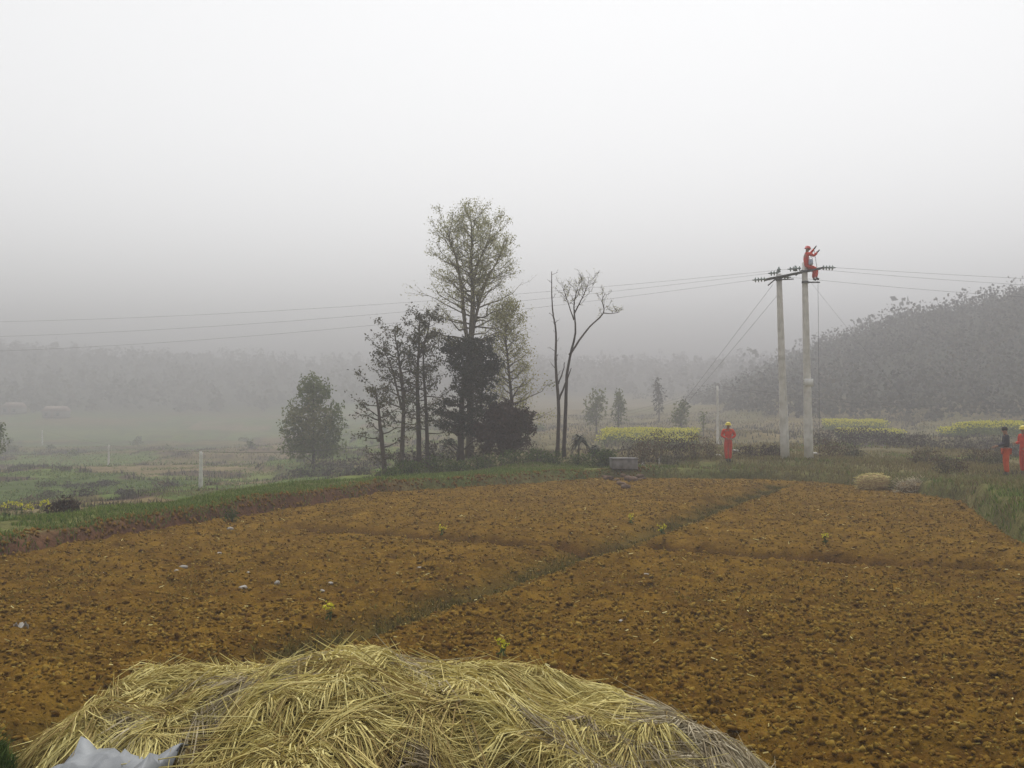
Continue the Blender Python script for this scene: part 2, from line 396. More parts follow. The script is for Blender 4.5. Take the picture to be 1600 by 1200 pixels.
def land_cover(x, y, i):
    """albedo of what grows or lies there"""
    n = len(x); c = np.zeros((n, 3))
    n1 = fbm(x / 2.2, y / 2.2, 41, 4) + .5; n2 = fbm(x / 9, y / 9, 43, 3) + .5
    green = np.array((0.075, 0.12, 0.026)); dry = np.array((0.165, 0.135, 0.058)); soil = np.array((0.115, 0.062, 0.034))
    red = np.array((0.085, 0.040, 0.022)); olive = np.array((0.105, 0.105, 0.042)); dark = np.array((0.055, 0.045, 0.035))
    pal = np.array([(0.08, 0.11, 0.026), (0.13, 0.098, 0.045), (0.105, 0.125, 0.032), (0.15, 0.118, 0.06), (0.07, 0.095, 0.028), (0.09, 0.12, 0.03), (0.115, 0.095, 0.036)])
    c[:] = green * (1 - n1)[:, None] + dry * n1[:, None]
    idx = (np.abs(i['fl'].astype(int)) * 5 + np.floor(fbm(x / 60, y / 60, 47, 1) * 9 + 20).astype(int)) % len(pal)
    terr = pal[idx] * (1 - i['riser'][:, None] * .0)
    ris = dark * .8 + red * .3
    terr = terr * (1 - i['riser'])[:, None] + ris * i['riser'][:, None]
    rightland = olive * (1 - n2)[:, None] + np.array((0.16, 0.115, 0.06)) * n2[:, None]
    wl = sstep(-.02, -.14, i['a'])[:, None]
    beyond = terr * wl + rightland * (1 - wl)
    k = i['far_w'][:, None]; c = c * (1 - k) + beyond * k
    # bare strip along the outer edge of the left bund
    strip = np.exp(-((i['s'] - 4.4 - 2 * i['wob']) / .7) ** 2) * i['left']
    c = c * (1 - strip[:, None]) + red * strip[:, None]
    # earth face towards the field
    fc = (sstep(.95 + .5 * i['wob'], .35, i['s']) * np.maximum(sstep(-2, -5, x), .25) * (1 - .7 * i['near']))[:, None]
    c = c * (1 - fc) + (red * (1 - .5 * n1)[:, None] + soil * .5 * n1[:, None]) * fc
    # dark fallow band at the foot of the right hill
    bnd = np.exp(-((i['r'] - 72) / 9) ** 2) * sstep(.24, .32, i['a'])
    c = c * (1 - bnd[:, None]) + np.array((0.06, 0.048, 0.045)) * bnd[:, None]
    h = sstep(1.5, 5, i['hill'])[:, None]
    c = c * (1 - h) + np.array((0.035, 0.04, 0.024)) * h
    return c

rad = np.concatenate([[0.02], np.arange(.6, 4, .5), np.arange(4, 16, .16), np.arange(16, 58, .19), np.arange(58, 130, .7), np.arange(130, 240, 2.5), np.arange(240, 800, 10.0)])
az = np.concatenate([np.radians(np.arange(-180, -60, 6.0)), np.radians(np.arange(-60, -33, .6)), np.radians(np.arange(-33, 33, .24)), np.radians(np.arange(33, 60, .6)), np.radians(np.arange(60, 180, 6.0))])
RR, AA = np.meshgrid(rad, az, indexing='ij')
gx, gy = (RR * np.sin(AA)).ravel(), (RR * np.cos(AA)).ravel()
gzv, info = land(gx, gy, True)
nr, na = len(rad), len(az)
ii = np.arange(nr - 1)[:, None] * na; jj = np.arange(na)[None]; kk = (jj + 1) % na
quads = np.stack([ii + jj, ii + na + jj, ii + na + kk, ii + kk], -1).reshape(-1, 4)
ground = tag(mesh_obj('ground', np.stack([gx, gy, gzv], 1), quads, M['ground'], None, True, {'cover': land_cover(gx, gy, info)}), kind='structure')
GROUND_MIN, GROUND_MAX = float(gzv.min()), float(gzv.max())

# ------------------------------------------------------------------ ploughed field
DIAG = [(-4.6, 8.0), (-2.0, 13.5), (3.7, 25.0), (7.3, 33.0), (10.4, 39.5)]
CROSS = [[(-5.2, 25.3), (-2.0, 23.4), (1.4, 21.2)], [(2.4, 21.8), (5.5, 20.2), (9.6, 18.4), (11, 17.7)],
         [(4.6, 33.2), (6.0, 32.2), (7.0, 31.9)], [(8.6, 31.2), (11.0, 30.6), (13.2, 30)]]
def field_z(x, y, full=False):
    s = field_sd(x, y)
    wob = fbm(x / 1.2, y / 1.2, 71, 3)
    dd = seg_dist(x, y, DIAG) + .3 * wob
    track = np.exp(-(dd / .42) ** 2)
    lip = np.exp(-((dd - .85) / .25) ** 2)
    fur = np.zeros(np.shape(x))
    for k, ln in enumerate(CROSS):
        fur = np.maximum(fur, np.exp(-((seg_dist(x, y, ln) + .35 * wob) / (.5 if k < 2 else .32)) ** 4) * (1 if k < 2 else .6) * (.75 + .5 * vnoise(x / 1.1, y / 1.1, 77)))
    rough = 1 - .5 * track
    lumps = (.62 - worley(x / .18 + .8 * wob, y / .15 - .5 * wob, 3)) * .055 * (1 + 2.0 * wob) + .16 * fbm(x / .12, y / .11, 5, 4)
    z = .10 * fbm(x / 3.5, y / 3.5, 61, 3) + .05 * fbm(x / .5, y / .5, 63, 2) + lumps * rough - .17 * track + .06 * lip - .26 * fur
    z = z - sstep(.55, 1.1, s) * .8 + .05
    return (z, s, track, fur, wob) if full else z

def fz(x, y): return float(field_z(np.array([x]), np.array([y]))[0])
def gz(x, y):
    return max(float(land(np.array([x]), np.array([y]))[0]), fz(x, y) if field_sd(np.array([x]), np.array([y]))[0] < .9 else -99)

fv, fq, fc_, base = [], [], [], 0
for y0, y1, st, xa, xb in ((6.0, 12.5, .045, -13, 10.5), (12.45, 20.5, .07, -13, 12.2), (20.4, 43.6, .11, -11.5, 15.8)):
    xs, ys = np.arange(xa, xb, st), np.arange(y0, y1, st)
    X, Y = np.meshgrid(xs, ys); X, Y = X.ravel(), Y.ravel()
    X = X + RNG.uniform(-.3, .3, X.shape) * st
    Z, s_, tr, fu, wb = field_z(X, Y, True)
    n1 = fbm(X / 1.6, Y / 1.6, 81, 4) + .5; n2 = fbm(X / .16, Y / .16, 83, 2) + .5
    n3 = fbm(X / .45, Y / .45, 85, 3) + .5
    mixv = np.clip(-.30 + .40 * n1 + .95 * n2 + .55 * n3 + .009 * (Y - 16), 0, 1.35)[:, None]  # tan rises with distance: lit clod tops at grazing view, painted into soil colour
    c = np.array((0.044, 0.0165, 0.0035)) * (1 - mixv) + np.array((0.162, 0.092, 0.012)) * mixv; c = np.maximum(c, .004)
    tk = (tr * .8)[:, None]; c = c * (1 - tk) + np.array((0.060, 0.046, 0.011)) * tk
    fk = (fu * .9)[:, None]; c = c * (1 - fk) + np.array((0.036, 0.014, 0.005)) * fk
    nx, ny = len(xs), len(ys)
    i = np.arange(ny - 1)[:, None] * nx; j = np.arange(nx - 1)[None]
    q = np.stack([i + j, i + j + 1, i + nx + j + 1, i + nx + j], -1).reshape(-1, 4)
    keep = (s_[q] < 1.0).any(1)
    fv.append(np.stack([X, Y, Z], 1)); fq.append(q[keep] + base); fc_.append(c); base += len(X)
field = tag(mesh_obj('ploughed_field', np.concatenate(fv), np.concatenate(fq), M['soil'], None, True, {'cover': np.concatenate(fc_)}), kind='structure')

# clods
def ico():
    t = (1 + 5 ** .5) / 2
    v = np.array([(-1, t, 0), (1, t, 0), (-1, -t, 0), (1, -t, 0), (0, -1, t), (0, 1, t), (0, -1, -t), (0, 1, -t), (t, 0, -1), (t, 0, 1), (-t, 0, -1), (-t, 0, 1)]) / math.hypot(1, t)
    f = np.array([(0, 11, 5), (0, 5, 1), (0, 1, 7), (0, 7, 10), (0, 10, 11), (1, 5, 9), (5, 11, 4), (11, 10, 2), (10, 7, 6), (7, 1, 8), (3, 9, 4), (3, 4, 2), (3, 2, 6), (3, 6, 8), (3, 8, 9), (4, 9, 5), (2, 4, 11), (6, 2, 10), (8, 6, 7), (9, 8, 1)])
    return v, f
IV, IF = ico()
def ico2():
    v = [tuple(p) for p in IV]; f = []; mid = {}
    def m(a, b):
        k = (min(a, b), max(a, b))
        if k not in mid:
            p = np.array(v[a]) + np.array(v[b]); v.append(tuple(p / np.linalg.norm(p))); mid[k] = len(v) - 1
        return mid[k]
    for a, b, c in IF:
        x, y, z = m(a, b), m(b, c), m(c, a); f += [(a, x, z), (b, y, x), (c, z, y), (x, y, z)]
    return np.array(v), np.array(f)
IV2, IF2 = ico2()

OV = np.array([(1, 0, 0), (-1, 0, 0), (0, 1, 0), (0, -1, 0), (0, 0, 1), (0, 0, -1)], float)
OF = np.array([(0, 2, 4), (2, 1, 4), (1, 3, 4), (3, 0, 4), (2, 0, 5), (1, 2, 5), (3, 1, 5), (0, 3, 5)])
def clod_cloud(name, n, ylo, yhi, smin, smax, BV, BF, parent=None):
    Y = np.sqrt(RNG.uniform(ylo ** 1.6, yhi ** 1.6, n) ** (2 / 1.6)); X = RNG.uniform(-1, 1, n) * np.minimum(.56 * Y + 1.2, 14.5)
    s_ = field_sd(X, Y); keep = s_ < .25; X, Y = X[keep], Y[keep]
    Z, _, tr, fu, _ = field_z(X, Y, True)
    keep = RNG.random(len(X)) > np.maximum(.9 * tr, fu * .85); X, Y, Z = X[keep], Y[keep], Z[keep]; n = len(X)
    sz = smin + (smax - smin) * RNG.random(n) ** 2.4
    sc = sz[:, None] * RNG.uniform(.6, 1.35, (n, 3)) * (1, 1, .75); m_ = len(BV)
    V = BV[None] * RNG.uniform(.65, 1.3, (n, m_, 1)) * sc[:, None]
    th = RNG.uniform(0, 6.28, n); ct, st = np.cos(th)[:, None], np.sin(th)[:, None]; tl = RNG.normal(0, .5, (n, 1))
    V = np.stack([V[..., 0] * ct - V[..., 1] * st, V[..., 0] * st + V[..., 1] * ct, V[..., 2] + V[..., 0] * tl * .6], -1)
    V = V + np.stack([X, Y, Z + sz * .1], 1)[:, None]
    Fc = (BF[None] + (np.arange(n) * m_)[:, None, None]).reshape(-1, 3)
    tone = np.clip(RNG.normal(.52, .30, n) + .5 * fbm(X / 1.5, Y / 1.5, 88, 3), 0, 1)
    o = mesh_obj(name, V.reshape(-1, 3), Fc, M['clod'], parent, False, {'rnd': np.repeat(tone, m_)})
    return tag(o, kind='stuff')
clod_cloud('small_clods', 20000, 6.8, 15, .010, .048, IV, IF, field)
clod_cloud('fine_clods', 78000, 7, 42, .010, .055, OV, OF, field)

# straw and stubble litter on the soil
def litter(n, ylo, yhi):
    Y = ylo + (yhi - ylo) * RNG.random(n) ** 1.4; X = RNG.uniform(-1, 1, n) * np.minimum(.56 * Y + 1, 14)
    k = field_sd(X, Y) < -.1; X, Y = X[k], Y[k]; n = len(X)
    Z = field_z(X, Y) + .03
    a = RNG.uniform(0, 6.28, n); L = RNG.uniform(.01, .05, n) * (1 + .3 * (Y > 20)); W = RNG.uniform(.002, .005, n)
    d = np.stack([np.cos(a) * L, np.sin(a) * L, RNG.normal(0, .3, n) * L], 1); s_ = np.stack([-np.sin(a) * W, np.cos(a) * W, W], 1)
    P = np.stack([X, Y, Z], 1)
    V = np.stack([P - d - s_, P + d - s_, P + d + s_, P - d + s_], 1).reshape(-1, 3)
    tag(mesh_obj('straw_litter', V, np.arange(n * 4).reshape(n, 4), M['straw'], field, False, {'rnd': np.repeat(RNG.random(n), 4)}), kind='stuff')
litter(1500, 6.6, 41)
def bank_clods(n):
    X = RNG.uniform(-13, 6, n); Y = RNG.uniform(13, 44, n); s_ = field_sd(X, Y); k = (s_ > -.1) & (s_ < .95) & (X < .45 * Y - 13); X, Y = X[k], Y[k]; n = len(X)
    sz = RNG.uniform(.02, .07, n); V = OV[None] * RNG.uniform(.6, 1.3, (n, 6, 1)) * sz[:, None, None] * RNG.uniform(.7, 1.3, (n, 1, 3)) + np.stack([X, Y, land(X, Y)], 1)[:, None]
    o = mesh_obj('bank_clods', V.reshape(-1, 3), (OF[None] + (np.arange(n) * 6)[:, None, None]).reshape(-1, 3), M['clod'], None, False, {'rnd': np.repeat(np.clip(RNG.normal(.2, .15, n), 0, 1), 6)})
    tag(o, 'crumbled dark earth on the face of the left bund', 'earth', kind='stuff')
bank_clods(60000)
def path_grass(n):
    k = RNG.integers(0, len(DIAG) - 1, n); t = RNG.random(n); D_ = np.array(DIAG)
    P = D_[k] * (1 - t)[:, None] + D_[k + 1] * t[:, None] + RNG.normal(0, .24, (n, 2)); X, Y = P[:, 0], P[:, 1]
    k = (fbm(X / .6, Y / .6, 101, 3) > -.03) & (field_sd(X, Y) < 0); X, Y = X[k], Y[k]
    tag(blades_mesh('path_weeds', np.stack([X, Y, field_z(X, Y)], 1), .06, .006, M['path_weed'], 1.2, field), kind='stuff')
path_grass(24000)
def stubble(n, y0, y1, size):
    Y = np.sqrt(RNG.uniform(y0 ** 1.5, y1 ** 1.5, n) ** (2 / 1.5)); X = RNG.uniform(-1, 1, n) * np.minimum(.56 * Y + 1.2, 14.5)
    k = (field_sd(X, Y) < .1) & (fbm(X / .7, Y / .5, 121, 3) + RNG.normal(0, .08, n) > -.03); X, Y = X[k], Y[k]
    Z, _, tr, fu, _ = field_z(X, Y, True); k = RNG.random(len(X)) > fu * .9
    tag(leaf_mesh('stubble', np.stack([X, Y, Z + .012], 1)[k], size, M['stubble'], field, -.2, .45), kind='stuff')
stubble(36000, 6.8, 18, .04); stubble(52000, 15, 42, .06)

# the larger clods one can pick out, pieces of the field
clod_meshes = []
for k in range(8):
    V = IV2 * RNG.uniform(.78, 1.15, (len(IV2), 1)) * RNG.uniform(.75, 1.2, (1, 3)) * (1, 1, .7)
    o = mesh_obj('soil_clod', V, IF2, M['clod'], field, False, {'rnd': np.clip(RNG.normal(.35 + .04 * k, .12, len(V)), 0, 1)})
    clod_meshes.append(o)
cnt = 0
while cnt < 260:
    y = 7.2 + 13 * random.random() ** 1.4; x = random.uniform(-1, 1) * (.52 * y + .5)
    if field_sd(np.array([x]), np.array([y]))[0] > -.2: continue
    o = clod_meshes[cnt % 8] if cnt < 8 else clod_meshes[cnt % 8].copy()
    if cnt >= 8: COL.objects.link(o)
    s_ = random.uniform(.03, .065)
    o.location = (x, y, fz(x, y) + s_ * .12); o.scale = (s_, s_, s_); o.rotation_euler = (0, 0, random.uniform(0, 6.28)); cnt += 1

# ------------------------------------------------------------------ grass on the banks
def scatter(n, xr, yr, cond):
    X = RNG.uniform(*xr, n); Y = RNG.uniform(*yr, n)
    k = cond(X, Y); X, Y = X[k], Y[k]
    return np.stack([X, Y, land(X, Y)], 1)
def cond_left(X, Y):
    s = field_sd(X, Y); nn = fbm(X / 1.4, Y / 1.4, 91, 3)
    n3 = fbm(X / .5, Y / .5, 92, 2)
    return ((s > .32 + nn) | ((s > .0) & (n3 > .07))) & (s < 3.6 + 2 * nn) & (X < 5 + .2 * Y) & (Y > 15) & (X < .45 * Y - 12.6) & (nn > -.16)
P = scatter(420000, (-26, 7), (14, 48), cond_left)
tag(blades_mesh('bank_grass', P, .10, .010, M['grass'], .9), 'short green grass on the bund along the left field edge', 'grass', kind='stuff')
def cond_far(X, Y):
    s = field_sd(X, Y); nn = fbm(X / 1.2, Y / 1.2, 93, 3)
    return (s > .05 + .3 * nn) & (s < 7.5) & (Y > 13) & (X > .45 * Y - 13.4) & (X < .62 * Y) & (nn > -.22)
P = scatter(190000, (2, 27), (13, 51), cond_far)
nn = fbm(P[:, 0] / 2, P[:, 1] / 2, 95, 3) + RNG.normal(0, .15, len(P)) - .3 * sstep(33, 29, P[:, 1])
tag(blades_mesh('dry_bank_grass', P[nn > -.2], .16, .012, M['dry_grass'], .9), 'dry olive grass on the bank below the power poles', 'grass', kind='stuff')
tag(blades_mesh('green_bank_grass', P[nn <= -.2], .13, .012, M['grass'], .9), 'green grass tufts among dry grass on the pole bank', 'grass', kind='stuff')
# rougher growth on the land beyond: tufts, thinning out with distance
def wedge(n, r0, r1, amax=.6):
    r = np.sqrt(RNG.uniform(r0 ** 2, r1 ** 2, n)); th = np.arctan(RNG.uniform(-amax, amax, n))
    return r * np.sin(th), r * np.cos(th)
def rough(n, r0, r1, h, wd):
    X, Y = wedge(n, r0, r1); Z, inf = land(X, Y, True)
    k = (inf['s'] > 3) & (inf['hill'] < 3) & (fbm(X / 4, Y / 4, 97, 3) > -.08); X, Y, Z = X[k], Y[k], Z[k]
    nn = fbm(X / 7, Y / 7, 99, 3) + .22 * np.where(X / Y > -.05, 1, -.35) + RNG.normal(0, .05, len(X))
    P = np.stack([X, Y, Z], 1)
    tag(blades_mesh('rough_grass', P[nn > .03], h, wd, M['dry_grass'], .9), 'rough tan and brown grass on the land beyond the banks', 'grass', kind='stuff')
    tag(blades_mesh('terrace_grass', P[nn <= .03], h * .8, wd, M['grass'], .9), 'green growth on the low terraces beyond the bund', 'grass', kind='stuff')
rough(80000, 27, 62, .13, .014); rough(60000, 58, 110, .16, .035); rough(30000, 105, 200, .2, .08)
def risers(n, r0, r1, h, wd):
    X, Y = wedge(n, r0, r1); Z, inf = land(X, Y, True)
    k = (inf['riser'] > .06) & (inf['riser'] < .97) & (inf['s'] > 4) & (inf['hill'] < 2); P = np.stack([X[k], Y[k], Z[k]], 1)
    tag(blades_mesh('edge_weeds', P, h, wd, M['leaf_purple']), 'dark dead weeds lining the terrace edges', 'weeds', kind='stuff')
risers(90000, 34, 75, .2, .02); risers(100000, 70, 190, .34, .05)

# ------------------------------------------------------------------ forest on the hills
def forest(name, label, n, rlo, rhi, alo, ahi, hmin, th, leaf, per):
    r = RNG.uniform(rlo, rhi, n); a = RNG.uniform(alo, ahi, n)
    th0 = np.arctan(a); X, Y = r * np.sin(th0), r * np.cos(th0)
    Z, inf = land(X, Y, True)
    k = inf['hill'] > hmin; X, Y, Z = X[k], Y[k], Z[k]; n = len(X)
    H = th * (.55 + 1.5 * RNG.random(n) ** 2.2) * (1 + .8 * fbm(X / 18, Y / 18, 55, 2)); R = H * RNG.uniform(.25, .5, n)
    tone = np.repeat(np.clip(RNG.normal(.45, .3, n), 0, 1), per)
    g = RNG.normal(size=(n, per, 3)); g /= np.linalg.norm(g, axis=2)[..., None]
    g *= RNG.uniform(.35, 1, (n, per, 1)) ** .5
    P = np.stack([X, Y, Z + H * .55], 1)[:, None] + g * np.stack([R, R, H * .5], 1)[:, None]
    tag(leaf_mesh(name, P.reshape(-1, 3), leaf, M['leaf_far'], None, narrow=.8, tone=np.clip(tone + RNG.normal(0, .1, len(tone)), 0, 1)), label, 'forest', kind='stuff')
forest('hill_forest', 'dark wooded slope of the near hill behind the poles', 7000, 124, 330, .1, .85, 1.0, 2.7, .62, 17)
forest('mountain_forest', 'far wooded mountainside almost lost in the fog', 2600, 300, 740, -.85, .5, 3, 5.0, 1.8, 22)

# ------------------------------------------------------------------ trees
def limb(p0, p1, n=5, bow=0.0, wob=.02):
    p0, p1 = np.asarray(p0, float), np.asarray(p1, float)
    t = np.linspace(0, 1, n)[:, None]; L = np.linalg.norm(p1 - p0)
    p = p0 + (p1 - p0) * t; p[:, 2] += (bow * L * np.sin(math.pi * t))[:, 0]
    p[1:-1] += RNG.normal(0, wob * L, (n - 2, 3)); return p

def pixpath(pts, dist, dj=0.0):
    return np.array([at(px, py, dist + random.uniform(-dj, dj)) for px, py in pts])

def smooth_path(p, k=3):
    p = np.asarray(p); out = []
    n = len(p)
    for i in range(n - 1):
        a, b, c, e = p[max(i - 1, 0)], p[i], p[i + 1], p[min(i + 2, n - 1)]
        for j in range(k):
            t = j / k
            out.append(.5 * (2 * b + (c - a) * t + (2 * a - 5 * b + 4 * c - e) * t * t + (3 * b - a - 3 * c + e) * t ** 3))
    out.append(p[-1]); return np.array(out)

class Tree:
    def __init__(s, name, label, cat, px, py, dist, group=None, loc=None):
        s.base = at(px, py, dist) if loc is None else np.asarray(loc, float)
        s.dist = s.base[1]
        s.base[2] = gz(s.base[0], s.base[1]) - .05
        s.t = thing(name, label, cat, s.base, group=group)
        s.w = Geo(); s.tw = Geo(); s.leaves = []; s.stems = []
    def stem(s, path, r0, r1, sides=8):
        p = smooth_path(path); p[:, :2] += RNG.normal(0, r1 * .5, p[:, :2].shape)
        r = np.linspace(1, 0, len(p)) ** .9 * (r0 - r1) + r1
        r[0] *= 1.3
        s.w.tube(p - s.base, r, sides); s.stems.append((p, r)); return p
    def branches(s, p, r, t0, n, length, up, nsub=6, leaf_n=10, spread=.12, t1=1.0, fan=None, low=1.0):
        """side branches with twigs along one stem; length(t), up(t) in radians from horizontal"""
        m = len(p) - 1
        for i in range(n):
            t = t0 + (t1 - t0) * ((i + random.random()) / n) ** low
            k = min(int(t * m), m - 1); f = t * m - k
            b = p[k] * (1 - f) + p[k + 1] * f; br = (r[k] * (1 - f) + r[k + 1] * f)
            azm = i * 2.4 + random.uniform(-.5, .5) if fan is None else random.uniform(*fan)
            el = up(t) + random.uniform(-.2, .2); L = length(t) * random.uniform(.65, 1.2)
            d = np.array((math.cos(azm) * math.cos(el), math.sin(azm) * math.cos(el), math.sin(el)))
            e = b + d * L
            q = limb(b, e, 5, random.uniform(-.08, .04), .035)
            q[-1, 2] += .08 * L
            s.w.tube(q - s.base, np.linspace(min(br * .55, .012 + .018 * L), .006, 5), 4)
            for j in range(nsub):
                u = random.uniform(.25, 1.0); kk = min(int(u * 4), 3); ff = u * 4 - kk
                sb = q[kk] * (1 - ff) + q[kk + 1] * ff
                dd = d + RNG.normal(0, .55, 3) + np.array((0, 0, .25)); dd /= np.linalg.norm(dd)
                sl = L * random.uniform(.18, .42)
                tw = limb(sb, sb + dd * sl, 3, 0, .05)
                s.tw.tube(tw - s.base, np.linspace(.007, .0035, 3), 3)
                if leaf_n:
                    tt = RNG.uniform(.2, 1.1, leaf_n)[:, None]
                    s.leaves.append(sb + dd * sl * tt + RNG.normal(0, spread, (leaf_n, 3)))
    def clump(s, px, py, rx, ry, n, dz=0.0, depth=None, hub=None):
        """leaf cloud centred on a photo pixel, joined to the trunk by a limb"""
        c = at(px, py, s.dist + dz); k = s.dist / F
        dx, dz_, dy = rx * k, ry * k, (depth or rx) * k
        g = RNG.normal(size=(n, 3)); g /= np.linalg.norm(g, axis=1)[:, None]; g *= RNG.random((n, 1)) ** .45
        lump = 1 + .35 * np.sin(g[:, :1] * 7 + px) * np.sin(g[:, 2:] * 6 + py)
        s.leaves.append(c + g * lump * (dx, dy, dz_))
        
        if s.stems:
            p, r = s.stems[0]
            i = int(np.argmin(np.abs(p[:, 2] - (c[2] - .35 * abs(c[0] - p[:, 0].mean()) - .2))))
            q = limb(p[i], c, 5, .05, .03); s.w.tube(q - s.base, np.linspace(min(r[i] * .6, .05), .01, 5), 4)
    def finish(s, bark, leafm, size, narrow=.5, droop=.2, crown='crown'):
        if s.w.n: s.w.obj('trunk', M[bark], s.t)
        if s.tw.n: tag(s.tw.obj('twigs', M[bark], s.t), kind='stuff')
        if s.leaves:
            P = np.concatenate(s.leaves) - s.base
            tone = np.concatenate([np.clip(random.gauss(.48, .2) + RNG.normal(0, .17, len(l)), 0, 1) for l in s.leaves])
            leaf_mesh(crown, P, size, M[leafm], s.t, droop, narrow, tone)
        return s.t

# tall airy tree
D = 48.6
T = Tree('tall_tree', 'tallest tree, airy pale young foliage on twin upright stems', 'tree', 735, 714, D)
pa = T.stem([at(733, 716, D), at(735, 620, D), at(736, 530, D), at(739, 460, D), at(736, 410, D + .3), at(738, 370, D), at(735, 338, D)], .19, .02)
pb = T.stem([at(734, 560, D), at(727, 510, D), at(721, 450, D), at(712, 400, D - .4), at(702, 375, D - .5), at(704, 355, D - .5)], .11, .015, 6)
pc = T.stem([at(738, 520, D), at(747, 480, D + .4), at(760, 440, D + .6), at(775, 412, D + .8), at(785, 390, D + .9)], .09, .015, 6)
pd = T.stem([at(737, 450, D), at(748, 410, D - .5), at(762, 378, D - .7), at(768, 352, D - .6)], .06, .012, 5)
for p, r0, n, L0 in ((pa, .19, 46, 2.25), (pb, .11, 38, 2.1), (pc, .09, 32, 1.95), (pd, .06, 22, 1.7)):
    T.branches(p, np.linspace(r0, .015, len(p)), .44 if p is pa else .08, n, lambda t, L0=L0: L0 * (1.42 - 1.0 * t), lambda t: .15 + .85 * t, nsub=11, leaf_n=10, spread=.09, low=1.35)
T.finish('bark_pale', 'leaf_light', .085, .55)

# olive tree behind, lower right of it
D = 50.5
T = Tree('olive_tree', 'loose yellow-green tree behind the dark evergreen, beside the tallest tree', 'tree', 798, 708, D)
p = T.stem([at(798, 708, D), at(800, 640, D), at(795, 580, D), at(790, 530, D), at(788, 490, D)], .11, .015)
T.branches(p, np.linspace(.11, .015, len(p)), .15, 54, lambda t: 1.95 - 1.1 * t ** 1.5, lambda t: .35 + .5 * t, nsub=10, leaf_n=13, spread=.13)
T.finish('bark', 'leaf_olive', .10, .55)

# dark evergreen
D = 47.2
T = Tree('dark_evergreen', 'dense dark evergreen tree with layered blackish clumps', 'tree', 719, 718, D)
T.stem([at(720, 720, D), at(721, 660, D), at(724, 600, D), at(733, 555, D), at(737, 530, D)], .17, .03)
for px, py, rx, ry, n in ((735, 545, 34, 19, 3000), (706, 540, 17, 11, 420), (765, 575, 18, 16, 560), (738, 580, 32, 20, 3000), (752, 600, 26, 12, 600), (712, 563, 16, 12, 380),
                          (733, 612, 24, 16, 800), (700, 628, 17, 8, 320), (687, 642, 13, 6, 170), (712, 650, 22, 10, 480), (745, 640, 24, 18, 800), (694, 664, 15, 7, 220),
                          (722, 668, 20, 9, 360), (765, 622, 14, 12, 300), (744, 670, 20, 14, 500), (703, 690, 12, 6, 120)):
    T.clump(px, py, rx, ry, int(n * 1.5), random.uniform(-.9, .1))
    for _ in range(4):
        a_ = random.uniform(0, 6.28); T.clump(px + math.cos(a_) * rx * 1.15, py + math.sin(a_) * ry * 1.1, rx * .34, ry * .3, int(n * .07), random.uniform(-.9, .3))
T.finish('bark', 'leaf_dark', .12, .5, .5)

# maroon bush tree at its right foot
D = 46.4
T = Tree('maroon_bush', 'large rounded dark maroon bush against the evergreen', 'bush', 788, 712, D)
T.stem([at(788, 713, D), at(787, 690, D), at(790, 660, D)], .07, .02, 6)
for px, py, rx, ry, n in ((787, 672, 34, 28, 2600), (812, 668, 20, 24, 900), (765, 680, 24, 22, 1100), (790, 648, 28, 18, 1100), (800, 695, 24, 14, 600), (775, 640, 18, 12, 350), (822, 650, 12, 12, 220)):
    T.clump(px, py, rx, ry, int(n * 1.4), random.uniform(-.3, .3))
    for _ in range(3):
        a_ = random.uniform(0, 6.28); T.clump(px + math.cos(a_) * rx, py + math.sin(a_) * ry, rx * .4, ry * .35, int(n * .09), random.uniform(-.4, .4))
T.finish('bark', 'leaf_maroon', .14, .6)

# slender trees on the left of the clump
def slender(label, D, path, r0, n, L0, t0=.2, leaf_n=9, tops=()):
    T = Tree('slender_tree', label, 'tree', path[0][0], path[0][1], D, 'slender trees at the left of the clump')
    p = T.stem([at(x, y, D) for x, y in path], r0, .02)
    T.branches(p, np.linspace(r0, .015, len(p)), t0, n, lambda t: L0 * (.75 + .5 * math.sin(3 * t)), lambda t: .12 + .35 * t, nsub=7, leaf_n=leaf_n, spread=.08)
    for tp in tops:
        q = T.stem([at(x, y, D + random.uniform(-.3, .3)) for x, y in tp], r0 * .5, .012, 5)
        T.branches(q, np.linspace(r0 * .5, .012, len(q)), .2, n // 2, lambda t: L0 * .8, lambda t: .15 + .3 * t, nsub=6, leaf_n=leaf_n, spread=.075)
    return T.finish('bark', 'leaf_thin', .105, .6)
slender('shortest slender tree with leafy stubs, outermost on the open terrace side', 42.5, [(602, 748), (599, 710), (594, 665), (590, 630), (586, 604)], .12, 26, .85, .12, 8)
slender('slender dark tree with wide sprays leaning over the shortest one', 45.5, [(627, 730), (629, 680), (630, 620), (624, 565), (616, 520)], .12, 26, 1.15, .3, 10, [[(628, 640), (612, 575), (600, 548)]])
slender('slender tree with the highest twiggy crown of the row, beside its straight neighbour', 46.5, [(655, 728), (654, 660), (652, 600), (654, 545), (656, 495)], .13, 30, 1.0, .25, 9, [[(653, 560), (668, 520), (672, 492)]])
slender('straight slender tree nearest to the dark evergreen', 46.0, [(668, 727), (667, 670), (664, 610), (661, 565), (664, 530)], .10, 26, .9, .2, 9)

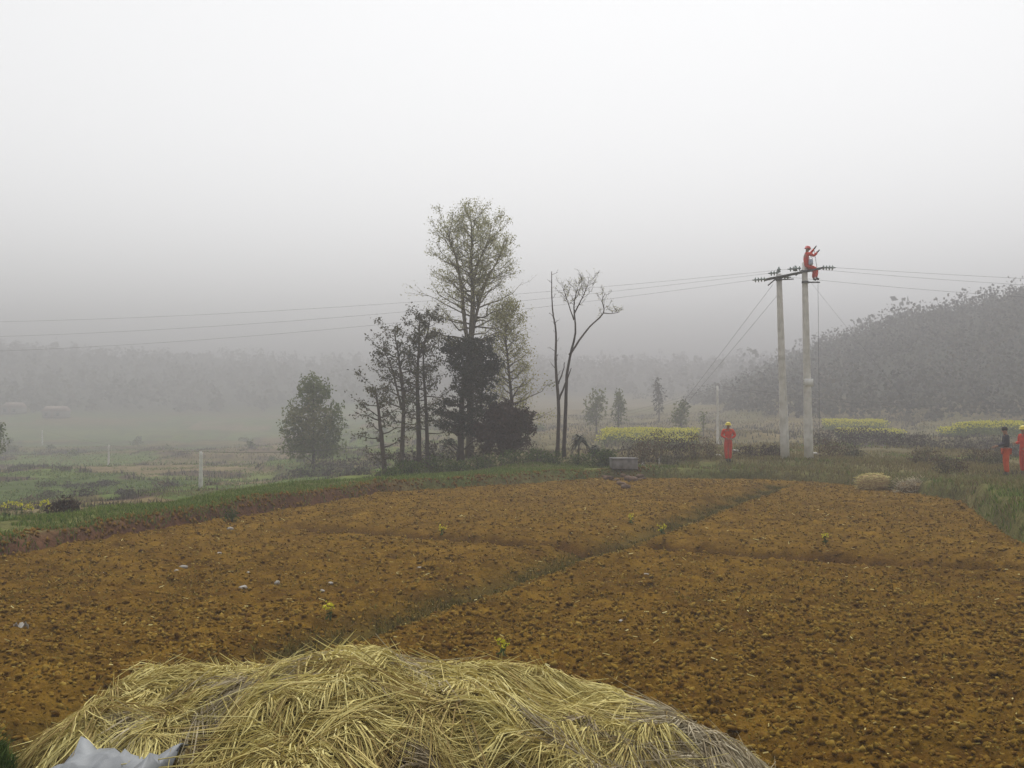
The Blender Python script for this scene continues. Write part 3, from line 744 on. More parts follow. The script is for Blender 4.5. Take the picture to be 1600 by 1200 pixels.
# two bare trees
D = 48.0
T = Tree('bare_tree', 'bare forked tree with one thin snag stem, beside the bushy-topped one', 'tree', 871, 711, D)
p = T.stem([at(871, 713, D), at(873, 650, D), at(871, 605, D), at(868, 560, D), at(869, 520, D), at(863, 480, D), at(862, 424, D)], .10, .016)
q = T.stem([at(873, 625, D), at(883, 600, D), at(893, 575, D + .2)], .06, .02, 5)
T.stem([at(872, 600, D), at(880, 580, D), at(882, 566, D)], .04, .015, 5)
T.branches(p, np.linspace(.13, .018, len(p)), .35, 14, lambda t: .35, lambda t: .7, 2, 0)
T.finish('bark', 'leaf_light', .07)
T = Tree('bare_tree', 'bare tree with a leaning limb and a brush of sparse twigs on top', 'tree', 883, 712, 47.4)
D = 47.4
p = T.stem([at(881, 714, D), at(884, 650, D), at(885, 600, D), at(890, 560, D), at(899, 520, D), at(897, 480, D), at(902, 450, D)], .10, .016)
q = T.stem([at(890, 555, D), at(905, 532, D), at(922, 510, D), at(943, 489, D), at(941, 470, D), at(946, 458, D)], .055, .012, 5)
q2 = T.stem([at(943, 489, D), at(955, 490, D), at(968, 488, D)], .025, .008, 4)
q3 = T.stem([at(897, 490, D), at(910, 465, D), at(920, 440, D)], .04, .01, 4)
q4 = T.stem([at(897, 500, D), at(888, 475, D), at(880, 450, D)], .035, .01, 4)
for qq, n, l in ((p, 12, .7), (q3, 14, .7), (q4, 10, .55), (q, 8, .5), (q2, 6, .4)):
    T.branches(qq, np.linspace(.03, .01, len(qq)), .45 if qq is not p else .82, n, lambda t, l=l: l, lambda t: .8, 6, 2, .05)
T.finish('bark', 'leaf_light', .07)

# tufted saplings
def tufted(label, px, py, D, h, n, tuft):
    T = Tree('tufted_sapling', label, 'sapling', px, py, D, 'tufted saplings beside the bare trees')
    top = T.base + np.array((.05, 0, h))
    T.stem([T.base, T.base + np.array((.02, 0, h * .5)), top], .045, .03, 6)
    g = Geo(); V, Q = [], []
    for i in range(n):
        a, e = i * 2.4, random.uniform(-.5, 1.1); L = tuft * random.uniform(.7, 1.15)
        d = np.array((math.cos(a) * math.cos(e), math.sin(a) * math.cos(e), math.sin(e)))
        sd = np.array((-math.sin(a), math.cos(a), 0)) * .05
        o0 = top - T.base; pts = [o0 + d * L * t + np.array((0, 0, -.55 * L * t * t)) for t in (0, .33, .66, 1)]
        k = len(V) ; ws = (.35, 1, .8, .1)
        for pnt, wv in zip(pts, ws): V += [pnt - sd * wv, pnt + sd * wv]
        Q += [(k + 2 * j, k + 2 * j + 1, k + 2 * j + 3, k + 2 * j + 2) for j in range(3)]
    mesh_obj('crown', V, np.array(Q), M['leaf_dark'], T.t, False, {'rnd': RNG.random(len(V))})
    T.w.obj('trunk', M['bark'], T.t)
tufted('taller dark tufted sapling beside the bare trees', 904, 711, 46.0, 1.15, 90, .62)
tufted('shorter dark tufted sapling beside the taller one', 927, 710, 46.0, .75, 70, .5)

# round tree out on the terraces, and trees fading in the fog
def bushy(name, label, px, py, D, clumps, leafm, size, cat='tree', r0=.12, group=None, top=None):
    T = Tree(name, label, cat, px, py, D, group)
    ys = [c[1] for c in clumps]
    T.stem([T.base, at(px, (py + min(ys)) / 2, D), at(px, min(ys), D)], r0, .02, 6)
    for c in clumps: T.clump(*c, dz=random.uniform(-.4, .4))
    return T.finish('bark', leafm, size, .55)
bushy('round_tree', 'full rounded leafy tree standing alone on the lower terraces', 490, 718, 72,
      [(488, 660, 42, 40, 2600), (488, 622, 30, 32, 1500), (462, 675, 26, 28, 800), (518, 672, 22, 32, 900), (490, 692, 42, 20, 1100), (484, 600, 18, 18, 420), (505, 610, 16, 18, 320), (455, 650, 16, 22, 300), (525, 645, 14, 22, 280), (468, 702, 32, 16, 700), (512, 702, 30, 15, 700)], 'leaf_green', .20, r0=.14)
fog = 'trees fading into the fog beyond the yellow strip'
bushy('misty_tree', 'hazy tree behind the yellow strip, broadest of the misty trees', 932, 672, 118, [(930, 640, 17, 26, 500), (936, 622, 12, 18, 220), (922, 650, 12, 16, 160)], 'leaf_green', .35, group=fog)
bushy('misty_tree', 'slim hazy tree beside the broadest of the misty trees', 966, 672, 118, [(967, 642, 12, 26, 380), (968, 622, 8, 15, 130)], 'leaf_green', .35, group=fog)
bushy('misty_tree', 'rounded hazy tree behind the far end of the yellow strip', 1064, 672, 112, [(1064, 648, 13, 20, 380), (1068, 634, 8, 12, 120), (1056, 655, 8, 12, 80)], 'leaf_green', .33, group=fog)
bushy('misty_tree', 'faint thin sapling between the yellow strip and the helmeted worker', 1099, 678, 100, [(1098, 662, 5, 14, 70), (1100, 650, 4, 8, 30)], 'leaf_green', .25, r0=.04, group=fog)
bushy('misty_tree', 'faintest tall tree in the fog behind the misty trees', 1030, 668, 150, [(1030, 625, 10, 32, 300), (1026, 605, 7, 16, 90)], 'leaf_far', .4, group=fog)
bushy('round_tree', 'dark leafy tree on the far terraces at the end of the pole line', -8, 722, 72, [(-10, 692, 20, 26, 700), (-6, 672, 14, 16, 260)], 'leaf_green', .2)

# ------------------------------------------------------------------ shrubs, brambles, weeds
def shrub(label, px, D, wpx, hpx, leafm, n, name='shrub', size=.11, stems=7, group=None, stemm='bark', cat='shrub', dy=0.0):
    k = D / F; x = at(px, 640, D)[0]
    base = np.array((x, D, gz(x, D) - .03)); T = thing(name, label, cat, base, group=group)
    W, H = wpx * k / 2, hpx * k
    g = Geo()
    for i in range(stems):
        a = random.uniform(0, 6.28); e = np.array((math.cos(a) * W * random.uniform(.3, 1), math.sin(a) * W * random.uniform(.2, .8), H * random.uniform(.5, 1.1)))
        g.tube(limb((random.uniform(-.2, .2) * W, random.uniform(-.2, .2) * W, 0), e, 4, .12, .06), np.linspace(.016, .006, 4), 4)
    g.obj('stems', M[stemm], T)
    G = RNG.normal(size=(n, 3)); G /= np.linalg.norm(G, axis=1)[:, None]; G *= RNG.random((n, 1)) ** .4
    lump = .75 + .5 * vnoise(G[:, 0] * 2.2 + px, G[:, 2] * 2.2 + D, 3)
    P = G * lump[:, None] * (W, W * .7, H * .55) + (0, 0, H * .48)
    P[:, 2] = np.maximum(P[:, 2], .02)
    leaf_mesh('foliage', P, size, M[leafm], T, .2, .5)
    return T

gw = 'green weeds at the foot of the tree clump'
WL = ['below the shortest slender tree', 'beside the shortest slender tree', 'below the straight slender tree', 'below the dark evergreen, lower one', 'below the maroon bush on the evergreen side', 'right under the maroon bush', 'between the maroon bush and the bare trees', 'below the snag-stemmed bare tree', 'below the tufted saplings', 'beside the dark green bush by the concrete box']
for (px, D, wp, hp, n), wl_ in zip(((610, 40.5, 40, 22, 500), (640, 41.5, 52, 30, 800), (682, 43, 56, 34, 900), (715, 42.6, 46, 22, 600), (752, 43.5, 60, 30, 900), (800, 44, 58, 26, 800), (838, 44.5, 46, 24, 600), (866, 44.6, 36, 22, 420), (902, 44.8, 40, 20, 420), (936, 44.5, 40, 30, 640)), WL):
    shrub('low green weed clump ' + wl_, px, D, wp, hp, 'leaf_weed', n, group=gw, size=.10)
shrub('dark green bush right behind the grey concrete block', 949, 44.6, 34, 32, 'leaf_weed', 900)
um = 'dark undergrowth between the trunks of the tree clump'
UL = ['behind the leaning slender tree', 'behind the straight slender tree', 'at the foot of the dark evergreen', 'between the maroon bush and the snag-stemmed bare tree', 'behind the evergreen trunk', 'at the foot of the bare trees']
for (px, D, wp, hp, n), ul_ in zip(((640, 46.5, 50, 30, 500), (672, 47, 34, 48, 420), (700, 47.4, 40, 34, 420), (835, 48, 40, 40, 500), (755, 48, 50, 44, 700), (855, 48.6, 30, 26, 300)), UL):
    shrub('dark brownish undergrowth ' + ul_, px, D, wp, hp, 'leaf_maroon' if px < 700 else 'leaf_thin', n, group=um, size=.12)
bg_ = 'brown brambles between the concrete block and the helmeted worker'
BL = ['brown bramble thicket nearest to the grey concrete box', 'tall brown bramble thicket with pale stalks in front', 'maroon bramble thicket in the middle of the brambles', 'brown bramble thicket beside the maroon one', 'smallest brown bramble beside the helmeted worker', 'purplish bramble behind the grey concrete box', 'low dull green bramble in front of the others', 'broad dull bramble at the back of the thicket']
for (px, D, wp, hp, m, n), bl_ in zip(((1004, 45, 40, 44, 'leaf_brown', 620), (1030, 45.4, 44, 52, 'leaf_brown', 700), (1060, 45.6, 46, 44, 'leaf_maroon', 640), (1085, 46, 40, 42, 'leaf_brown', 560), (1110, 46.4, 30, 34, 'leaf_brown', 340), (985, 46.5, 36, 44, 'leaf_purple', 420), (1045, 44.6, 34, 22, 'leaf_thin', 280), (1018, 47, 60, 54, 'leaf_thin', 500)), BL):
    shrub(bl_, px, D, wp, hp, m, n, name='bramble', group=bg_, size=.09, stems=12, stemm='bark_pale')
for px, D, wp, hp, m, lab in ((1172, 47.2, 60, 24, 'leaf_maroon', 'low dark maroon thicket between the helmeted worker and the poles'), (1204, 47.6, 40, 22, 'leaf_maroon', 'low maroon thicket against the thinner-topped pole'),
                              (1298, 46.6, 52, 34, 'leaf_brown', 'brown thicket just beside the pole that carries the climber'), (1330, 47, 44, 22, 'leaf_thin', 'olive low thicket past the brown one beside the climbed pole')):
    shrub(lab, px, D, wp, hp, m, 560, name='thicket', size=.1)
pg = 'dark bare scrub at the foot of the right hill'
for i in range(16):
    px = 1290 + i * 20 + random.uniform(-6, 6)
    shrub('dark purplish scrub in the fallow at the foot of the wooded hill', px, 63 + random.uniform(-4, 5), 44, 26 + random.uniform(-6, 8), 'leaf_purple', 420, name='scrub', group=pg, size=.14)
for i in range(9):
    px = 1430 + i * 17 + random.uniform(-6, 6)
    shrub('low olive weeds on the bank near the two standing men', px, 38 + random.uniform(-1, 7), 40, 26, 'leaf_thin' if i % 2 else 'leaf_brown', 260, name='weed', group='olive weeds near the two men', size=.09)
hd = 'dark hedge clumps under the round tree'
for px, D, wp, hp in ((512, 69, 56, 32), (548, 70, 50, 30), (584, 71, 46, 30), (470, 70, 44, 26), (640, 72, 60, 30), (690, 74, 60, 34)):
    shrub('dark purple-brown hedge clump on the terrace edge by the round tree', px, D, wp, hp, 'leaf_purple', 520, name='hedge', group=hd, size=.16)
tg = 'low dark growth along the terrace edges'
for i in range(34):
    D = random.choice((52, 56, 60, 66, 84, 96, 110)) + random.uniform(-2, 2); px = random.uniform(20, 590)
    shrub('low dark growth along an edge of the left terraces', px, D, random.uniform(30, 60) * 50 / D, random.uniform(10, 17) * 50 / D, random.choice(('leaf_purple', 'leaf_thin', 'leaf_brown')), 200, name='terrace_weed', group=tg, size=.14, stems=4)
fg = 'far bushes dotted over the valley fields'
for i in range(22):
    D = random.uniform(120, 230); px = random.uniform(0, 860)
    shrub('small far bush in the misty valley fields', px, D, random.uniform(10, 26), random.uniform(6, 13), 'leaf_green', 160, name='far_bush', group=fg, size=.4, stems=3)
# yellow-flowered weeds on the left bund, and dark heap of brush
shrub('dark red-brown heap of uprooted brush on the left bund', 103, 26.5, 56, 44, 'leaf_maroon', 900, name='brush_heap', size=.10, stems=26, cat='brush heap')
shrub('dark little weed clump by the pale stone on the bund', 362, 26.0, 24, 22, 'leaf_weed', 260, name='weed', size=.06)

# dead pale stalks in the brambles
for i, (px, py, tx, ty) in enumerate(((1000, 744, 1006, 722), (1010, 742, 1004, 724), (1028, 742, 1031, 716), (1033, 742, 1029, 718))):
    a, b = at(px, py, 43.6), at(tx, ty, 43.8); a[2] = gz(a[0], a[1]) - .03
    g = Geo(); g.tube(limb(a, b, 6, .04, .03) - a, np.linspace(.022, .01, 6), 5)
    o = g.obj('dead_stalk', M['stone'])
    o.location = a; tag(o, 'pale dead stalk leaning out of the brown brambles', 'stalk', 'pale dead stalks in the brambles')

# ------------------------------------------------------------------ rapeseed
def rape_field(label, px0, px1, D, depth, ytop, n):
    xs = RNG.uniform(0, 1, n); ds = RNG.uniform(0, depth, n)
    x0, x1 = at(px0, 640, D)[0], at(px1, 640, D)[0]
    Y = D + ds + 1.5 * np.sin(xs * 5); X = x0 + (x1 - x0) * xs + ds * .2
    edge = np.minimum(np.minimum(xs, 1 - xs) * 12, 1)
    k = RNG.random(n) < edge; X, Y = X[k], Y[k]; n = len(X)
    zt = at(px0, ytop, D)[2]; Z = land(X, Y); H = np.clip(zt - Z.mean(), .7, 2.2)
    P = np.stack([X, Y, Z + H * (1 - .38 * RNG.random(n) ** 1.3) + .4 * fbm(X / 1.5, Y / 1.5, 12, 2)], 1)
    t = thing('rape_field', label, 'crop', (float(X.mean()), float(Y.mean()), float(Z.mean())))
    o = np.array(t.location)
    tag(leaf_mesh('flowers', P - o, .13, M['rape_flower'], t, narrow=.9), kind='stuff')
    P2 = np.stack([X, Y, Z + H * .9 * RNG.random(n)], 1)
    tag(leaf_mesh('leaves', P2 - o, .24, M['rape_leaf'], t, narrow=.4), kind='stuff')
shrub('leafy low growth hiding the trunk foot of the lone round tree', 490, 70.2, 78, 30, 'leaf_green', 900, size=.16)
rape_field('bright yellow flowering rape strip behind the brown brambles', 928, 1088, 88, 10, 674, 7000)
rape_field('yellow rape patch beyond the poles, upper of two steps', 1292, 1384, 108, 7, 656, 4500)
rape_field('yellow rape patch beyond the poles, lower and longer step', 1312, 1408, 97, 5, 671, 4500)
rape_field('yellow rape strip behind the two standing men', 1496, 1640, 84, 9, 663, 6500)

def rape_plant(label, px, py, h=.2, group=None, on=None):
    a, b, c = ray(px, py); D = (CAM_Z - .05) / -c * b
    for _ in range(4):
        x = a / b * D; z = (fz if on is None else gz)(x, D); D = (CAM_Z - z - h * .8) / (-c) * b
    x = a / b * D; z = (fz if on is None else gz)(x, D)
    t = thing('rape_plant', label, 'plant', (x, D, z), group=group)
    g = Geo(); tips = []
    for i in range(4):
        e = np.array((random.uniform(-.07, .07), random.uniform(-.07, .07), h * random.uniform(.75, 1.05)))
        g.tube(limb((0, 0, -.02), e, 4, .05, .05), np.linspace(.005, .003, 4), 4); tips.append(e)
    g.obj('stems', M['leaf_weed'], t)
    leaf_mesh('leaves', np.array([random.choice(tips) * random.uniform(.1, .7) for _ in range(14)]), .08, M['leaf_weed'], t)
    tag(leaf_mesh('flowers', np.array([random.choice(tips) + RNG.normal(0, .022, 3) for _ in range(42)]), .035, M['rape_flower'], t, narrow=.9), kind='stuff')
rg = 'stray yellow-flowered plants in the ploughed field'
for px, py in ((1035, 826), (985, 812), (785, 1005), (517, 966), (691, 829), (1290, 838)):
    rape_plant('stray rape plant with yellow flowers growing in the ploughed soil', px, py, group=rg)
for i in range(9):
    rape_plant('yellow-flowered rape plant on the terrace behind the left bund', 8 + i * 9 + random.uniform(-4, 4), 791 + random.uniform(-4, 5), .5, 'yellow-flowered plants behind the left bund', on='land')

# ------------------------------------------------------------------ stones, block, heaps
STONES = []
for k in range(3):
    V = IV2 * RNG.uniform(.8, 1.15, (len(IV2), 1)) * RNG.uniform(.75, 1.2, (1, 3)) * (1, 1, .65)
    STONES.append(V)
def stone(label, px, py, wpx, m='stone', group=None, on='field', name='stone', hk=1.0):
    a, b, c = ray(px, py); D = (CAM_Z - (.02 if on == 'field' else .4)) / -c * b
    for _ in range(4):
        x = a / b * D; z = fz(x, D) if on == 'field' else gz(x, D); D = np.clip((CAM_Z - z) / -c * b, 4, 70)
    x = a / b * D; z = fz(x, D) if on == 'field' else gz(x, D)
    r = wpx * D / F / 2
    o = mesh_obj(name, random.choice(STONES) * r * (1, 1, hk), IF2, M[m]); o.location = (x, D, z + r * .25); o.rotation_euler = (random.uniform(-.2, .2), random.uniform(-.2, .2), random.uniform(0, 6))
    return tag(o, label, 'stone', group)
sg = 'pale stones scattered on the ploughed field'
for px, py, wp in ((287, 889, 14), (276, 891, 8), (380, 920, 14), (433, 913, 10), (504, 927, 7), (517, 915, 8), (1008, 901, 13), (970, 966, 8), (655, 884, 8), (160, 893, 6), (343, 866, 7), (548, 930, 6), (250, 898, 6), (388, 895, 6)):
    stone('small pale stone lying on the ploughed soil', px, py, wp, group=sg)
stone('pale rock at the foot of the climbed pole', 1271, 731, 16, on='land', name='rock')
stone('pale stone on one side of the helmeted worker\'s feet, smaller', 1122, 724, 11, on='land')
stone('pale flat stone beside the helmeted worker, larger', 1151, 725, 14, on='land', hk=.5)
stone('pale stone at the lip of the left bund by a weed clump', 360, 804, 9, on='land')
# white scrap of paper lying in the soil
def scrap(px, py):
    a, b, c = ray(px, py); D = CAM_Z / -c * b; x = a / b * D; z = fz(x, D)
    g = Geo()
    V, Q = [], []
    for i in range(6):
        for j in range(4):
            V.append((i * .035 - .09, j * .03 - .05, .05 + .05 * math.sin(i * 1.9 + j) + .03 * math.cos(j * 2.3)))
    for i in range(5):
        for j in range(3): k = i * 4 + j; Q.append((k, k + 1, k + 5, k + 4))
    o = mesh_obj('plastic_scrap', V, np.array(Q), M['stone']); o.location = (x, D, z); o.rotation_euler = (0, 0, .4)
    sm = o.modifiers.new('thickness', 'SOLIDIFY'); sm.thickness = .003
    tag(o, 'crumpled white scrap of plastic on the ploughed soil', 'scrap')
scrap(33, 992)

# concrete block on rubble
b0 = at(975, 743, 42.9); zb = gz(b0[0], 42.9)
blk = thing('concrete_block', 'grey concrete box standing on rubble at the field corner', 'concrete block', (b0[0], 43.0, zb))
g = Geo(); g.box((0, 0, .2), (.53, .35, .2), .08, .012); o = g.obj('body', M['block'], blk, False)
bv = o.modifiers.new('bevel', 'BEVEL'); bv.width = .008; bv.segments = 1
g = Geo(); g.box((0, 0, .42), (.56, .38, .025), .08, .008); g.obj('lid', M['block'], blk, False)
for i in range(13):
    px = 944 + i * 5 + random.uniform(-3, 3)
    stone('brown rubble stone piled under the grey concrete box', px, 749 + random.uniform(-3, 3), random.uniform(9, 16), 'rubble', 'rubble stones under the concrete box', 'land', 'rubble_stone')

# tan bundle and grey heap at the foot of the far bank
def lumpy(name, label, cat, px, py, D, sx, sy, sz, m, seed):
    x = at(px, py, D)[0]; z = fz(x, D)
    o0 = thing(name, label, cat, (x, D, z))
    n1, n2 = 40, 20; V, Q = [], []
    for i in range(n2 + 1):
        th = math.pi * i / n2
        for j in range(n1):
            ph = 2 * math.pi * j / n1
            p = np.array((math.sin(th) * math.cos(ph), math.sin(th) * math.sin(ph), math.cos(th)))
            p = np.sign(p) * np.abs(p) ** .8
            k = 1 + .28 * float(fbm(np.array([p[0] * 1.6 + seed]), np.array([p[2] * 1.6 + p[1]]), seed, 3)[0])
            V.append(p * k * (sx, sy, sz) + (0, 0, sz * .72))
    for i in range(n2):
        for j in range(n1): Q.append((i * n1 + j, i * n1 + (j + 1) % n1, (i + 1) * n1 + (j + 1) % n1, (i + 1) * n1 + j))
    mesh_obj('body', V, np.array(Q), M[m], o0, True)
    return o0, np.array(V)
o0, V = lumpy('straw_bundle', 'tan lumpy straw bundle at the foot of the grassy bank', 'straw bundle', 1364, 768, 36.6, .55, .4, .32, 'tan', 3)
g = Geo()
for i in range(900):
    p = V[random.randrange(len(V))]; dd = RNG.normal(0, 1, 3) * (.16, .1, .05)
    g.tube([p - dd * .5, p + dd * .5 + (0, 0, .012)], .006, 3)
g.obj('straws', M['straw'], o0)['kind'] = 'stuff'
o0, V = lumpy('brush_heap', 'grey-brown brush heap beside the tan straw bundle', 'brush heap', 1430, 772, 35.2, .62, .4, .26, 'mound', 9)
g = Geo()
for i in range(900):
    p = V[random.randrange(len(V))]; dd = RNG.normal(0, 1, 3) * (.2, .15, .14)
    g.tube([p - dd * .3, p + dd * .7], .007, 3)
g.obj('twigs', M['straw_grey'], o0)['kind'] = 'stuff'

# ------------------------------------------------------------------ straw pile in the foreground
SIL = [(-60, 1290), (0, 1235), (60, 1165), (130, 1106), (200, 1062), (300, 1046), (430, 1031), (510, 1006), (570, 998), (612, 1003), (648, 1028), (740, 1036), (850, 1058), (940, 1092), (1040, 1124), (1100, 1154), (1190, 1205), (1260, 1250)]
YC = 5.2
SX = np.array([at(px, py, YC)[0] for px, py in SIL]); SZ = np.array([at(px, py, YC)[2] for px, py in SIL]) - .045
def pile_z(x, y):
    zc = np.interp(x, SX, SZ, left=.85, right=.85)
    wob = fbm(x / .8, y / .8, 111, 3)
    yc = YC + .25 * np.sin(x * 1.9)
    dy = y - yc
    base = np.where(dy > 0, .2, .9)
    prof = np.where(dy < 0, 1 - (np.clip(-dy, 0, 2) / 2.0) ** 1.7, 1 - (np.clip(dy, 0, 1.1) / 1.1) ** 1.8)
    hump = (.34 * fbm(x / .5 + 3, y / .42, 113, 2) + .10 * fbm(x / .17, y / .15, 115, 2)) * sstep(.03, -.3, dy)
    return base + np.maximum(zc - base, 0) * prof + hump + .05 * wob * sstep(.1, -.2, dy)
pile = thing('straw_pile', 'large loose heap of yellow rice straw on the near bank', 'straw pile', (-.4, 4.8, .95))
po = np.array(pile.location)
xs, ys = np.arange(-3.2, 1.75, .03), np.arange(3.0, 6.3, .03)
X, Y = np.meshgrid(xs, ys); X, Y = X.ravel(), Y.ravel()
Z = pile_z(X, Y) - .02 + .05 * fbm(X / .09, Y / .09, 117, 2)
nx, ny = len(xs), len(ys); i = np.arange(ny - 1)[:, None] * nx; j = np.arange(nx - 1)[None]
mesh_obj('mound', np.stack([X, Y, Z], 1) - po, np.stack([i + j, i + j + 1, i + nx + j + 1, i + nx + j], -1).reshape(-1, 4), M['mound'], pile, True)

def bunch(cx, cy, ang, n, L, fan, m, lift=.05, rad=.0027):
    """a sheaf of stalks laid over the heap, fanning out from its butt"""
    NP = 4
    t = np.linspace(0, 1, NP)
    off = RNG.normal(0, 1, n); ln = L * RNG.uniform(.55, 1.1, n); st = RNG.uniform(-.12, .15, n) * L
    lat = off[:, None] * (.035 + fan * t[None] ** 1.2 * .5) + RNG.normal(0, .06, (n, 1)) * t + np.sin(t * 3)[None] * RNG.normal(0, .015, (n, 1))
    u = st[:, None] + ln[:, None] * t[None]
    ca, sa = math.cos(ang), math.sin(ang)
    X = cx + u * ca - lat * sa; Y = cy + u * sa + lat * ca
    up = RNG.random(n)[:, None] * lift
    Z = pile_z(X, Y) + .006 + up * (.5 + .7 * np.sin(math.pi * np.minimum(t * 1.15, 1)))[None] + RNG.normal(0, .012, (n, 1)) * t
    stray = (RNG.random(n) < .06)[:, None]; Z = Z + stray * t[None] ** 2 * RNG.uniform(.0, .12, (n, 1))
    P = np.stack([X, Y, Z], -1)
    d = np.gradient(P, axis=1); d /= np.linalg.norm(d, axis=2)[..., None] + 1e-9
    uu = np.cross(d, np.array((.1, .2, .97))); uu /= np.linalg.norm(uu, axis=2)[..., None] + 1e-9
    ww = np.cross(d, uu)
    tone = np.clip(RNG.normal(.53, .19, n) + random.choice((-.4, -.22, -.08, 0, .06, .12)), 0, 1)
    ns = n // 4                                                   # round stalks first, the rest flat leaf blades
    a = np.arange(3) * 2 * math.pi / 3
    rr = (rad * RNG.uniform(.6, 1.5, ns))[:, None] * np.linspace(1.15, .55, NP)[None]
    V1 = P[:ns, :, None] + rr[..., None, None] * (np.cos(a)[None, None, :, None] * uu[:ns, :, None] + np.sin(a)[None, None, :, None] * ww[:ns, :, None])
    s0 = (np.arange(ns) * NP * 3)[:, None, None]; i = (np.arange(NP - 1) * 3)[None, :, None]; j = np.arange(3)[None, None]; k = (j + 1) % 3
    Q1 = np.stack([s0 + i + j, s0 + i + k, s0 + i + 3 + k, s0 + i + 3 + j], -1).reshape(-1, 4)
    nb = n - ns; tw = RNG.uniform(-1.2, 1.2, (nb, 1, 1)) + np.linspace(0, 1, NP)[None, :, None] * RNG.normal(0, 1.0, (nb, 1, 1))
    side = np.cos(tw) * uu[ns:] + np.sin(tw) * ww[ns:]
    wv = (rad * RNG.uniform(.5, 1.5, nb))[:, None, None] * np.array([.9, 1.1, .8, .15])[None, :, None]
    V2 = np.stack([P[ns:] - side * wv, P[ns:] + side * wv], 2)
    s0 = (np.arange(nb) * NP * 2)[:, None]; i = (np.arange(NP - 1) * 2)[None]
    Q2 = np.stack([s0 + i, s0 + i + 1, s0 + i + 3, s0 + i + 2], -1).reshape(-1, 4) + ns * NP * 3
    V = np.concatenate([V1.reshape(-1, 3), V2.reshape(-1, 3)]) - po
    mesh_obj('straw_bunch', V, np.concatenate([Q1, Q2]), M[m], pile, False, {'rnd': np.concatenate([np.repeat(tone[:ns], NP * 3), np.repeat(tone[ns:], NP * 2)])})
NB = 430
for b in range(NB):
    x = random.uniform(-2.75, 1.45); y = random.uniform(3.6, 5.6)
    if x < -2.02 - .3 * (y - 4.4): continue
    grey = (x > .62 + .5 * (y - 4.6) + random.uniform(-.2, .2)) or (y < 4.35 and x > -.3 and random.random() < .65) or random.random() < .08
    ang = -math.pi / 2 + random.gauss(0, 1.0) - .25 * (x + .6)
    if y > 5.1: ang = random.choice((random.gauss(-math.pi / 2, .6), random.gauss(math.pi, .5), random.gauss(0, .5)))
    if x < -1.3 and x > -2.15 and y < 4.55: continue
    bunch(x, y, ang, random.randint(110, 190), random.uniform(.10, .34), random.choice((random.uniform(.06, .36), random.uniform(.4, .8))), 'straw_grey' if grey else 'straw', random.uniform(.02, .065))

# grey plastic sheet at the left foot of the heap: sharp folds
nx, ny = 20, 14
U, W_ = np.meshgrid(np.linspace(0, 1, nx), np.linspace(0, 1, ny)); U, W_ = U.ravel(), W_.ravel()
X = -2.0 + .60 * U + .05 * np.sin(W_ * 7); Y = 3.72 + .66 * W_ + .05 * np.sin(U * 6)
rdg = (1 - np.abs(2 * vnoise(U * 4.2 + W_ * 1.1, W_ * 2.6 - U, 5) - 1)) ** 2; rdg2 = (1 - np.abs(2 * vnoise(U * 9, W_ * 7 + U * 3, 8) - 1)) + .4 * RNG.random(len(U))
X = X + RNG.normal(0, .008, X.shape); Z = pile_z(X, Y) - .02 + .12 * rdg + .04 * rdg2 + RNG.normal(0, .012, X.shape) + .05 * np.exp(-((U - .25) / .12) ** 2) - .05 * np.exp(-np.minimum(np.minimum(U, 1 - U), 1 - W_) * 12)
V = np.stack([X, Y, Z], 1); c = V.mean(0); c[2] = 1.0
i = np.arange(ny - 1)[:, None] * nx; j = np.arange(nx - 1)[None]
o = mesh_obj('plastic_sheet', V - c, np.stack([i + j, i + j + 1, i + nx + j + 1, i + nx + j], -1).reshape(-1, 4), M['sheet'], None, False); o.location = c
o.modifiers.new('thickness', 'SOLIDIFY').thickness = .006
tag(o, 'crumpled grey plastic sheet tucked against the straw heap', 'plastic sheet')
# grass patch at the left end of the heap
P = np.stack([RNG.normal(-2.35, .28, 7000), RNG.normal(4.4, .35, 7000)], 1)
Z = land(P[:, 0], P[:, 1]); k = (Z > pile_z(P[:, 0], P[:, 1]) - .03)
tag(blades_mesh('near_grass', np.stack([P[k, 0], P[k, 1], Z[k]], 1), .07, .0035, M['leaf_weed'], 1.0), 'dark green grass patch at the low end of the straw heap', 'grass', kind='stuff')

# ------------------------------------------------------------------ power poles
def pole_mesh(g, base, top, r0, r1):
    g.tube(np.linspace(base, top, 10), np.linspace(r0, r1, 10), 16, .5)
def strut(g, a, b, r=.035):
    g.tube([a, b], r, 4, .5)
PD = 46.0
A0, A1 = at(1227, 724, PD), at(1217, 428, PD)
B0, B1 = at(1264, 729, PD - .4), at(1257, 410, PD - .4)
A0[2] = gz(A0[0], A0[1]) - .05; B0[2] = gz(B0[0], B0[1]) - .05
pp = thing('double_power_pole', 'pair of concrete power poles joined by crossarms, one with a white plate', 'power pole', (A0 + B0) / 2)
O = np.array(pp.location)
g = Geo(); pole_mesh(g, A0 - O, A1 - O, .205, .12); g.obj('pole', M['concrete'], pp)
g = Geo(); pole_mesh(g, B0 - O, B1 - O, .205, .12); g.obj('pole', M['concrete'], pp)
ends = {}
CL, CR = at(1196, 437, PD - .2), at(1284, 419, PD - .6)
for dy in (-.17, .17):
    g = Geo(); off = np.array((0, dy, 0)); strut(g, CL - O + off, CR - O + off, .05); g.obj('crossarm', M['steel'], pp)
SA, SB = at(1203, 441, PD), at(1246, 441, PD)
g = Geo(); strut(g, at(1200, 446, PD) - O, at(1219, 430, PD) - O, .03); g.obj('brace', M['steel'], pp)
g = Geo(); strut(g, at(1219, 437, PD - .2) - O, at(1240, 436, PD - .3) - O, .03); g.obj('brace', M['steel'], pp)
g = Geo(); strut(g, at(1243, 431, PD - .2) - O, at(1258, 418, PD - .4) - O, .035); g.obj('brace', M['steel'], pp)
FOOT = at(1271, 441, PD - .65)
